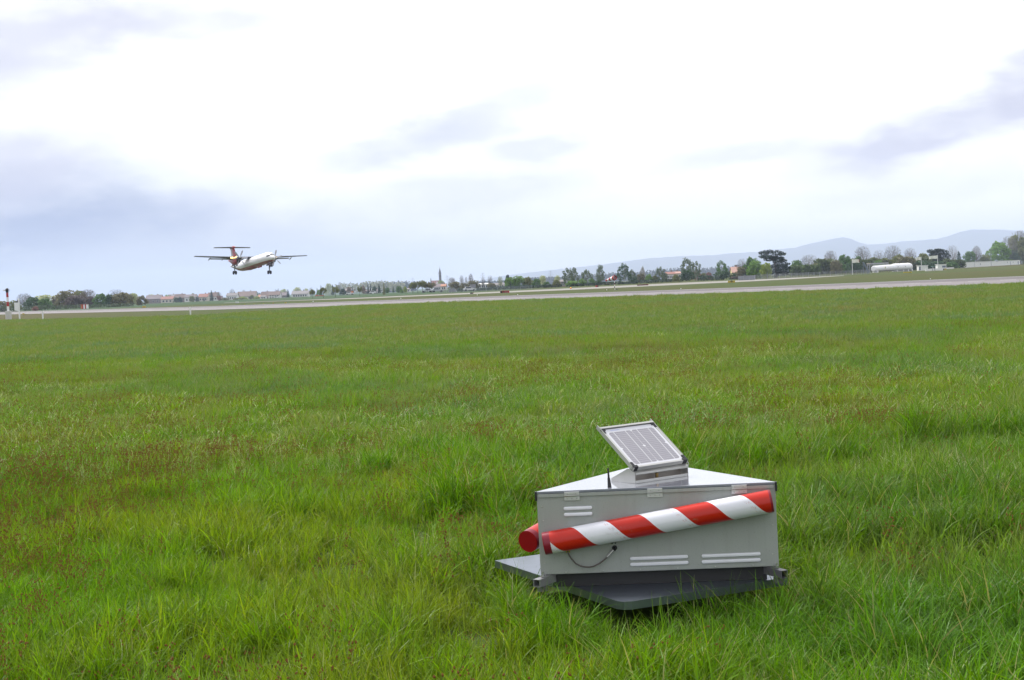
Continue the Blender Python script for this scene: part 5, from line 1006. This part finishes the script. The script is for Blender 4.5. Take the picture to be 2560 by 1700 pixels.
    MB().tube((-.015, .022, .003), (-.015, .022, .012), .013, n=6).tube((-.015, .022, .012), (-.015, .022, .030), .008, n=12).tube((-.015, .022, .030), (-.015, .022, .036), .0105, n=6).build('brass_bolt', BRASS, bkt, smooth=False)
    for x in (-.085, .07): MB().tube((x - .012, .010, .066), (x + .028, .006, .066), .0022, n=8).tube((x - .012, .010, .066), (x - .012, .004, .082), .0022, n=8).build('wire_clip', STEEL, bkt, smooth=True)
    MB().sweep([(wb / 2 + .003, .05, .085), (wb / 2 + .014, .03, .078), (wb / 2 + .017, .015, .062), (wb / 2 + .012, .012, .048), (wb / 2 + .003, .014, .040)], .0028, 8).build('panel_lead', mat('grey_lead', (.3, .3, .3), .5), bkt, smooth=True)
    MB().box((0, 0, 0), (.055, .022, .0008), Matrix.Translation((-.150, .52, .4083)) @ Matrix.Rotation(R_(20), 4, 'Z')).build('small_sticker', mat('pale_sticker', (.6, .55, .56), .5), lid)
    # base: rectangular plate with turned down edges, two square beams, feet
    L_, F_, Rr = Vector((-.873, .80)), Vector((-.1788, -.3790)), Vector((.6212, .070)); B_ = L_ + Rr - F_
    zc = -.068; e1, e2 = (L_ - F_).normalized(), (Rr - F_).normalized(); cut = .05
    out = [L_, F_ + e1 * cut, F_ + (e1 + e2) * cut * .30, F_ + e2 * cut, Rr, B_]
    pl = MB().prism([(p.x, p.y) for p in out], zc - .004, zc).build('base_plate', PLT, dv)
    ctr = (L_ + Rr) / 2; inn = [p + (ctr - p).normalized() * .006 for p in out]
    rim = MB(); n = len(out); rim.add([(p.x, p.y, zc - .0042) for p in out] + [(p.x, p.y, zc - .038) for p in out] + [(p.x, p.y, zc - .0042) for p in inn] + [(p.x, p.y, zc - .038) for p in inn],
        [(i, (i + 1) % n, n + (i + 1) % n, n + i) for i in range(n)] + [(2 * n + i, 3 * n + i, 3 * n + (i + 1) % n, 2 * n + (i + 1) % n) for i in range(n)] + [(n + i, n + (i + 1) % n, 3 * n + (i + 1) % n, 3 * n + i) for i in range(n)])
    rim.build('plate_rim', PLT, pl)
    for q in out[:1] + out[4:]: 
        p = q + (ctr - q).normalized() * .26; MB().tube((p.x, p.y, zc - .2), (p.x, p.y, zc - .005), .03, n=10).build('foot', DARKG, pl)
    MB().prism([(c0[0] + (x - c0[0]) * .90, c0[1] + (y - c0[1]) * .90) for x, y in tri], zc + .001, -.0005).build('gap_shade_pedestal', mat('gap_shade_black', (.02, .02, .022), .7), dv)  # inset block added, coloured black to keep the gap under the box in shade
    for s in (-1, 1):
        A = Vector((s * S2, 0, -.0225)); d = Vector((s * .5, -.866, 0)); tip = A + d * (.100 if s > 0 else .10) + Vector((-s * .035, .0, 0)); root = Vector((s * .06, AP * .86, -.0225))
        dd = (tip - root); Lb = dd.length; ang = math.atan2(dd.y, dd.x); X = Matrix.Translation(root) @ Matrix.Rotation(ang, 4, 'Z'); a = .0185; t = .003; b = MB()
        for y, z, yy, zz in ((0, a - t / 2, 2 * a, t), (0, -a + t / 2, 2 * a, t), (a - t / 2, 0, t, 2 * a - 2 * t), (-a + t / 2, 0, t, 2 * a - 2 * t)): b.box((Lb / 2, y, z), (Lb, yy, zz), X)
        bo = b.build('square_beam', BEAM if s > 0 else mat('zinc_beam', (.33, .33, .34), .4, .5, var=.25, scale=9), dv)
        MB().tube((0, 0, 0), (0, 0, .012), .010, n=6).tube((0, 0, .012), (0, 0, .024), .005, n=8).build('bolt', STEEL, bo, smooth=False).location = tip - dd.normalized() * .06 + Vector((0, 0, .021))
        MB().box((0, 0, 0), (.036, .036, .027), Matrix.Translation(tip - dd.normalized() * .05 + Vector((0, 0, -.034))) @ Matrix.Rotation(ang, 4, 'Z')).build('spacer_block', BEAM, bo)
device()

# ------------------------------------------------------------------ grass
def grass_material(name, fresh, olive, blue, dry, gloss=.42, trans=.32, spread=.3, spec=.2):
    m = bpy.data.materials.new(name); m.use_nodes = True; nd, ln = m.node_tree.nodes, m.node_tree.links; b = nd['Principled BSDF']
    b.inputs['Roughness'].default_value = gloss; b.inputs['Specular IOR Level'].default_value = spec
    Mx = lambda op, a, c=None, cl=False: mathn(nd, ln, op, a, c, cl)
    g = nd.new('ShaderNodeNewGeometry'); at = nd.new('ShaderNodeAttribute'); at.attribute_name = 'v'; oi = nd.new('ShaderNodeObjectInfo')
    def noise(s, off, d=3, sy=1):
        mp = nd.new('ShaderNodeMapping'); mp.inputs[1].default_value = (off, off, 0); mp.inputs[3].default_value = (s, s * sy, 0); ln.new(g.outputs['Position'], mp.inputs[0])
        n = nd.new('ShaderNodeTexNoise'); n.inputs['Scale'].default_value = 1; n.inputs['Detail'].default_value = d; ln.new(mp.outputs[0], n.inputs['Vector']); return n.outputs['Fac']
    n1, n2, n3 = noise(.55, 3, 4), noise(.22, 17, 4, .6), noise(.16, 41, 4, .5)
    jit = Mx('MULTIPLY', Mx('SUBTRACT', oi.outputs['Random'], .5), .22)
    c = mixc(nd, ln, Mx('MULTIPLY', Mx('SUBTRACT', Mx('ADD', n1, jit), .40), 4.5, True), fresh, olive)
    c = mixc(nd, ln, Mx('MULTIPLY', Mx('SUBTRACT', Mx('ADD', n2, jit), .51), 6, True), c, blue)
    c = mixc(nd, ln, Mx('MULTIPLY', Mx('MULTIPLY', Mx('SUBTRACT', Mx('ADD', n3, jit), .54), 5, True), .6), c, dry)
    c = mixc(nd, ln, Mx('MULTIPLY', Mx('GREATER_THAN', at.outputs['Fac'], .93), .75), c, (.22, .19, .10))
    k = Mx('ADD', Mx('MULTIPLY', at.outputs['Fac'], 2 * spread), 1 - spread)
    s = nd.new('ShaderNodeVectorMath'); s.operation = 'SCALE'; ln.new(c, s.inputs[0]); ln.new(k, s.inputs['Scale'])
    ln.new(s.outputs[0], b.inputs['Base Color']); t = nd.new('ShaderNodeBsdfTranslucent')
    s2 = nd.new('ShaderNodeVectorMath'); s2.operation = 'MULTIPLY'; ln.new(s.outputs[0], s2.inputs[0]); s2.inputs[1].default_value = (1.25, 1.2, .7); ln.new(s2.outputs[0], t.inputs[0])
    mx = nd.new('ShaderNodeMixShader'); mx.inputs[0].default_value = trans; ln.new(b.outputs[0], mx.inputs[1]); ln.new(t.outputs[0], mx.inputs[2]); ln.new(mx.outputs[0], nd['Material Output'].inputs[0]); return m
GM = grass_material('grass_blades', (.116, .248, .004), (.168, .238, .010), (.088, .200, .030), (.205, .175, .040), .5, .4, .45, .15)
GL = grass_material('lush_grass_blades', (.088, .225, .003), (.130, .238, .004), (.066, .172, .016), (.15, .19, .018), .45, .4, .45, .17)
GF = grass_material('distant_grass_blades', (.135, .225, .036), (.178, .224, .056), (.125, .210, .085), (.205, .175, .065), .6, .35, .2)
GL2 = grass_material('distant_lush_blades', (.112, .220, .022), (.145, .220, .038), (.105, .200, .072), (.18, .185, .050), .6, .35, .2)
GP = grass_material('pale_grass_blades', (.34, .40, .18), (.31, .35, .14), (.34, .40, .25), (.36, .33, .18), .6)
GR = mat('rush_seed_brown', (.19, .088, .034), .9, var=.5, scale=40, spec=.05)
def blades(n, rad, l0, l1, w0, w1, lean, curve, seg=5, gx=0.0):
    """strips of grass: returns verts, faces, per-face random value"""
    a = rng.uniform(0, 6.283, n); r = rad * np.sqrt(rng.uniform(0, 1, n)); bx, by = r * np.cos(a), r * np.sin(a)
    L = rng.uniform(l0, l1, n); Wd = rng.uniform(w0, w1, n); az = rng.uniform(0, 6.283, n); th0 = np.abs(rng.normal(0, lean, n)); th1 = np.abs(rng.normal(curve, curve * .5, n))
    ts = np.linspace(0, 1, seg + 1); P = np.zeros((n, seg + 1, 3)); P[:, 0, 0] = bx; P[:, 0, 1] = by
    hx, hy = np.cos(az), np.sin(az)
    for k in range(seg):
        th = th0 + th1 * ((k + .5) / seg) ** 1.5; d = L / seg
        P[:, k + 1, 0] = P[:, k, 0] + np.sin(th) * hx * d + gx * d * k / seg; P[:, k + 1, 1] = P[:, k, 1] + np.sin(th) * hy * d; P[:, k + 1, 2] = P[:, k, 2] + np.cos(th) * d
    ta = az + math.pi / 2 + rng.normal(0, .6, n); wx, wy = np.cos(ta), np.sin(ta)
    prof = np.array([.75, 1.0, .95, .78, .5, .3, .2][:seg] + [0.06]); prof = np.interp(np.linspace(0, 1, seg + 1), np.linspace(0, 1, len(prof)), prof)
    V = np.zeros((n, seg + 1, 2, 3))
    for s, sg in ((0, -.5), (1, .5)):
        V[:, :, s, 0] = P[:, :, 0] + sg * (Wd * wx)[:, None] * prof; V[:, :, s, 1] = P[:, :, 1] + sg * (Wd * wy)[:, None] * prof; V[:, :, s, 2] = P[:, :, 2]
    base = np.arange(n)[:, None] * (2 * (seg + 1)) + np.arange(seg)[None, :] * 2
    F = np.stack([base, base + 1, base + 3, base + 2], -1).reshape(-1, 4); vv = np.repeat(rng.uniform(0, 1, n), seg)
    return V.reshape(-1, 3), F, vv, P
def tuft(name, parts, heads=None, far=False):
    VS, FS, VV, MI = [], [], [], []; off = 0
    for (V, F, vv, P), mi in parts: VS.append(V); FS.append(F + off); VV.append(vv); MI.append(np.full(len(F), mi)); off += len(V)
    if heads:
        P, cnt, sz, mi = heads; E = P[:, -1, :]
        for e, e0 in zip(E, P[:, -2, :]):
            for q in range(cnt):
                c = e0 + (e - e0) * random.uniform(-.6, 1.05) + rng.normal(0, sz * .9, 3); s = sz * random.uniform(.6, 1.2)
                o = np.array([(s, 0, 0), (-s, 0, 0), (0, s, 0), (0, -s, 0), (0, 0, 1.4 * s), (0, 0, -1.4 * s)]) + c
                f = np.array([(0, 2, 4, 4), (2, 1, 4, 4), (1, 3, 4, 4), (3, 0, 4, 4), (2, 0, 5, 5), (1, 2, 5, 5), (3, 1, 5, 5), (0, 3, 5, 5)]) + off
                VS.append(o); FS.append(f); VV.append(np.full(8, .5)); MI.append(np.full(8, mi)); off += 6
    V = np.concatenate(VS); F = np.concatenate(FS); me = bpy.data.meshes.new(name)
    me.from_pydata(V.tolist(), [], [tuple(dict.fromkeys(f)) for f in F.tolist()])
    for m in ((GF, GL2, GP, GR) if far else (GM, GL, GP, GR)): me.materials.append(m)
    me.polygons.foreach_set('material_index', np.concatenate(MI)); at = me.attributes.new('v', 'FLOAT', 'FACE'); at.data.foreach_set('value', np.concatenate(VV)); me.update()
    return bpy.data.objects.new(name, me)
def grass_layers():
    coll = bpy.data.collections.new('grass_tufts'); protos = []
    def addp(o): protos.append(o); coll.objects.link(o)
    # 0-3 near fine turf, 4-6 near lush, 7-8 rush with brown heads, 9-10 pale hairy, 11-14 middle distance, 15-17 far, 18 mid rush, 19 mid pale
    for i in range(4): addp(tuft(f'tuft_{i:02d}', [(blades(30, .06, .09, .26, .0028, .0072, .34, .85), 0), (blades(12, .06, .05, .14, .003, .007, .6, .8), 0)]))
    for i in range(4, 7): addp(tuft(f'tuft_{i:02d}', [(blades(30, .055, .18, .38, .0045, .0105, .30, 1.05, 6, .12), 1), (blades(16, .06, .10, .22, .003, .007, .4, .8), 1)]))
    for i in range(7, 9):
        st = blades(9, .07, .15, .29, .0014, .002, .18, .3, 4); addp(tuft(f'tuft_{i:02d}', [(blades(26, .07, .08, .2, .0018, .004, .35, .8), 0), (st, 0)], (st[3], 6, .0042, 3)))
    for i in range(9, 11): addp(tuft(f'tuft_{i:02d}', [(blades(30, .07, .10, .24, .0018, .004, .3, .8), 0), (blades(9, .05, .16, .28, .004, .008, .25, 1.5, 6), 2)]))
    for i in range(11, 15): addp(tuft(f'tuft_{i:02d}', [(blades(70, .17, .10, .27, .0035, .0075, .34, .8, 4), 0), (blades(16, .15, .12, .28, .004, .008, .3, .9, 4), 1)], None, i % 2 == 0))
    for i in range(15, 18): addp(tuft(f'tuft_{i:02d}', [(blades(110, .48, .10, .25, .010, .022, .38, .8, 3), 0), (blades(30, .45, .08, .24, .010, .02, .4, .9, 3), 1)], None, True))
    st = blades(16, .16, .15, .28, .003, .004, .18, .3, 3); addp(tuft('tuft_18', [(blades(44, .16, .09, .22, .0035, .007, .35, .8, 4), 0), (st, 0)], (st[3], 3, .0052, 3)))
    addp(tuft('tuft_19', [(blades(50, .16, .10, .23, .0035, .007, .3, .8, 4), 0), (blades(16, .12, .14, .24, .008, .014, .25, 1.3, 4), 2)]))
    for i in range(2): addp(tuft(f'tuft_{20 + i}', [(blades(11, .03, .09, .17, .020, .034, .75, .7, 6), 1), (blades(16, .06, .08, .22, .003, .006, .4, .8), 0)]))   # broad leaved weed
    # patchy value noise
    gr = np.random.default_rng(11); tab = [gr.uniform(0, 1, (64, 64)) for _ in range(6)]
    def vn(x, y, s, t):
        u, v = x / s + 31.7, y / s + 17.3; i, j = np.floor(u).astype(int), np.floor(v).astype(int); fu, fv = u - i, v - j; fu, fv = fu * fu * (3 - 2 * fu), fv * fv * (3 - 2 * fv); T = tab[t]
        g = lambda a, b: T[a % 64, b % 64]
        return (g(i, j) * (1 - fu) + g(i + 1, j) * fu) * (1 - fv) + (g(i, j + 1) * (1 - fu) + g(i + 1, j + 1) * fu) * fv
    fb = lambda x, y, s, t: .6 * vn(x, y, s, t) + .3 * vn(x, y, s * .45, (t + 1) % 6) + .1 * vn(x, y, s * .2, (t + 2) % 6)
    lx, ly = zip(*LIMIT); INV = np.array(BOXM.inverted())
    PX, PY, IDX, SCL, RX, RY, RZ = [], [], [], [], [], [], []
    def scatter(y0, y1, dens, kind):
        xm = .37 * y1 + 2.2; n = int(dens * (y1 - y0) * 2 * xm); y = gr.uniform(y0, y1, n); x = gr.uniform(-xm, xm, n); keep = np.abs(x) < .37 * y + 2.2; x, y = x[keep], y[keep]
        d = np.stack([x, y, np.full(len(x), .0 - EYE)], 1); z = d @ np.array(_F); px = 1280 + FPX * (d @ np.array(_R)) / z; py = 850 - FPX * (d @ np.array(_U)) / z
        ok = py > np.interp(px, lx, ly) + (gr.uniform(-1.2, 1.2, len(px)) if y1 > 60 else 0)
        q = np.stack([x, y, np.full(len(x), .1), np.ones(len(x))], 1) @ INV.T; e = np.array([(.4, .0)])  # keep the plate of the device clear
        A, Fp, Rp = np.array((-.873, .80)), np.array((-.1788, -.379)), np.array((.6212, .07)); e1, e2 = A - Fp, Rp - Fp
        s1 = ((q[:, :2] - Fp) @ e1) / (e1 @ e1); s2 = ((q[:, :2] - Fp) @ e2) / (e2 @ e2); mg = .045 if kind == 'near' else .1
        inside = (s1 > -mg * .4) & (s1 < 1 + mg) & (s2 > -mg * .4) & (s2 < 1 + mg)
        tr = (q[:, 1] > -.05) & (q[:, 1] < AP + .1) & (np.abs(q[:, 0]) < (AP - q[:, 1]) * .577 + .08)
        if kind == 'near': ok &= gr.uniform(0, 1, len(x)) < np.where((q[:, 0] > -.7) & (q[:, 0] < .8) & (q[:, 1] > -.8) & (q[:, 1] < .3), 1.0, np.clip(-.05 + 1.75 * vn(x, y, .26, 5) + .25 * vn(x, y, .11, 2), .22, 1))
        ok &= ~inside & ~tr; x, y, px, py = x[ok], y[ok], px[ok], py[ok]; n = len(x)
        brown = fb(x, y, 2.6, 0) + .16 * np.clip((1350 - px) / 1350, -.6, 1); lush = fb(x, y, 1.7, 1) + .26 * np.clip((px - 1100) / 900, -.3, 1); pale = fb(x, y, 3.2, 3) + .12 * np.clip((y - 11) / 6, -1, 1) * (y < 32); r = gr.uniform(0, 1, n)
        hgt = .46 + 1.02 * fb(x, y, .75, 4)
        if kind == 'near':
            idx = gr.integers(0, 4, n); idx = np.where((lush > .60) & (r < .75), gr.integers(4, 7, n), idx); idx = np.where((r > 1 - np.clip((brown - .40) * 1.6, .02, .40)) & (lush < .75), gr.integers(7, 9, n), idx)
            idx = np.where((pale > .62) & (r < .3), gr.integers(9, 11, n), idx); idx = np.where(r > .990, 9, idx); idx = np.where((r > .955) & (r < .966), gr.integers(20, 22, n), idx)
        elif kind == 'mid':
            idx = gr.integers(11, 15, n); idx = np.where(r > 1 - np.clip((brown - .42) * 1.1, .02, .20), 18, idx); idx = np.where((pale > .57) & (r < .5), 19, idx)
        else: idx = gr.integers(15, 18, n); hgt = .75 + .45 * fb(x, y, 5, 4)
        if kind == 'near':   # lower, flatter turf right before the device so that its plate shows
            fr_ = (q[ok][:, 0] > -1.15) & (q[ok][:, 0] < .85) & (q[ok][:, 1] > -1.05) & (q[ok][:, 1] < .75); hgt = np.where(fr_, hgt * np.where(q[ok][:, 0] < -.8, .7, np.where((q[ok][:, 0] < -.38) & (q[ok][:, 1] < .1), 1.1, .92)), hgt)
        PX.append(x); PY.append(y); IDX.append(idx); SCL.append(hgt * gr.uniform(.8, 1.2, n))
        RX.append(gr.normal(0, .10, n)); RY.append(gr.normal(.10, .12, n)); RZ.append(gr.uniform(0, 6.283, n))
    scatter(3.4, 9, 185, 'near'); scatter(9, 15, 145, 'near'); scatter(15, 24, 70, 'mid'); scatter(24, 42, 42, 'mid'); scatter(42, 85, 9, 'far'); scatter(85, 215, 3.6, 'far')
    x, y = np.concatenate(PX), np.concatenate(PY); n = len(x); me = bpy.data.meshes.new('grass'); me.vertices.add(n)
    me.vertices.foreach_set('co', np.stack([x, y, np.full(n, -.01)], 1).astype(np.float32).ravel())
    def attr(nm, typ, dat, key): a = me.attributes.new(nm, typ, 'POINT'); a.data.foreach_set(key, dat)
    attr('pick', 'INT', np.concatenate(IDX).astype(np.int32), 'value'); attr('size', 'FLOAT', np.concatenate(SCL).astype(np.float32), 'value')
    attr('turn', 'FLOAT_VECTOR', np.stack([np.concatenate(RX), np.concatenate(RY), np.concatenate(RZ)], 1).astype(np.float32).ravel(), 'vector'); me.update()
    go = tag(link_mesh('grass', me), 'tall green meadow grass with brown seed heads', 'grass', kind='stuff')
    ng = bpy.data.node_groups.new('grass_spread', 'GeometryNodeTree'); ng.interface.new_socket(name='Geometry', in_out='INPUT', socket_type='NodeSocketGeometry'); ng.interface.new_socket(name='Geometry', in_out='OUTPUT', socket_type='NodeSocketGeometry')
    nd, ln = ng.nodes, ng.links; gi, go_ = nd.new('NodeGroupInput'), nd.new('NodeGroupOutput'); ip = nd.new('GeometryNodeInstanceOnPoints'); ci = nd.new('GeometryNodeCollectionInfo')
    ci.inputs['Collection'].default_value = coll; ci.inputs['Separate Children'].default_value = True; ci.inputs['Reset Children'].default_value = True
    def na(nm, typ): a = nd.new('GeometryNodeInputNamedAttribute'); a.data_type = typ; a.inputs['Name'].default_value = nm; return a.outputs['Attribute']
    er = nd.new('FunctionNodeEulerToRotation'); ln.new(na('turn', 'FLOAT_VECTOR'), er.inputs[0])
    ln.new(gi.outputs[0], ip.inputs['Points']); ln.new(ci.outputs[0], ip.inputs['Instance']); ip.inputs['Pick Instance'].default_value = True
    ln.new(na('pick', 'INT'), ip.inputs['Instance Index']); ln.new(er.outputs[0], ip.inputs['Rotation']); ln.new(na('size', 'FLOAT'), ip.inputs['Scale']); ln.new(ip.outputs[0], go_.inputs[0])
    md = go.modifiers.new('spread', 'NODES'); md.node_group = ng
    print('grass tufts', n)
grass_layers()
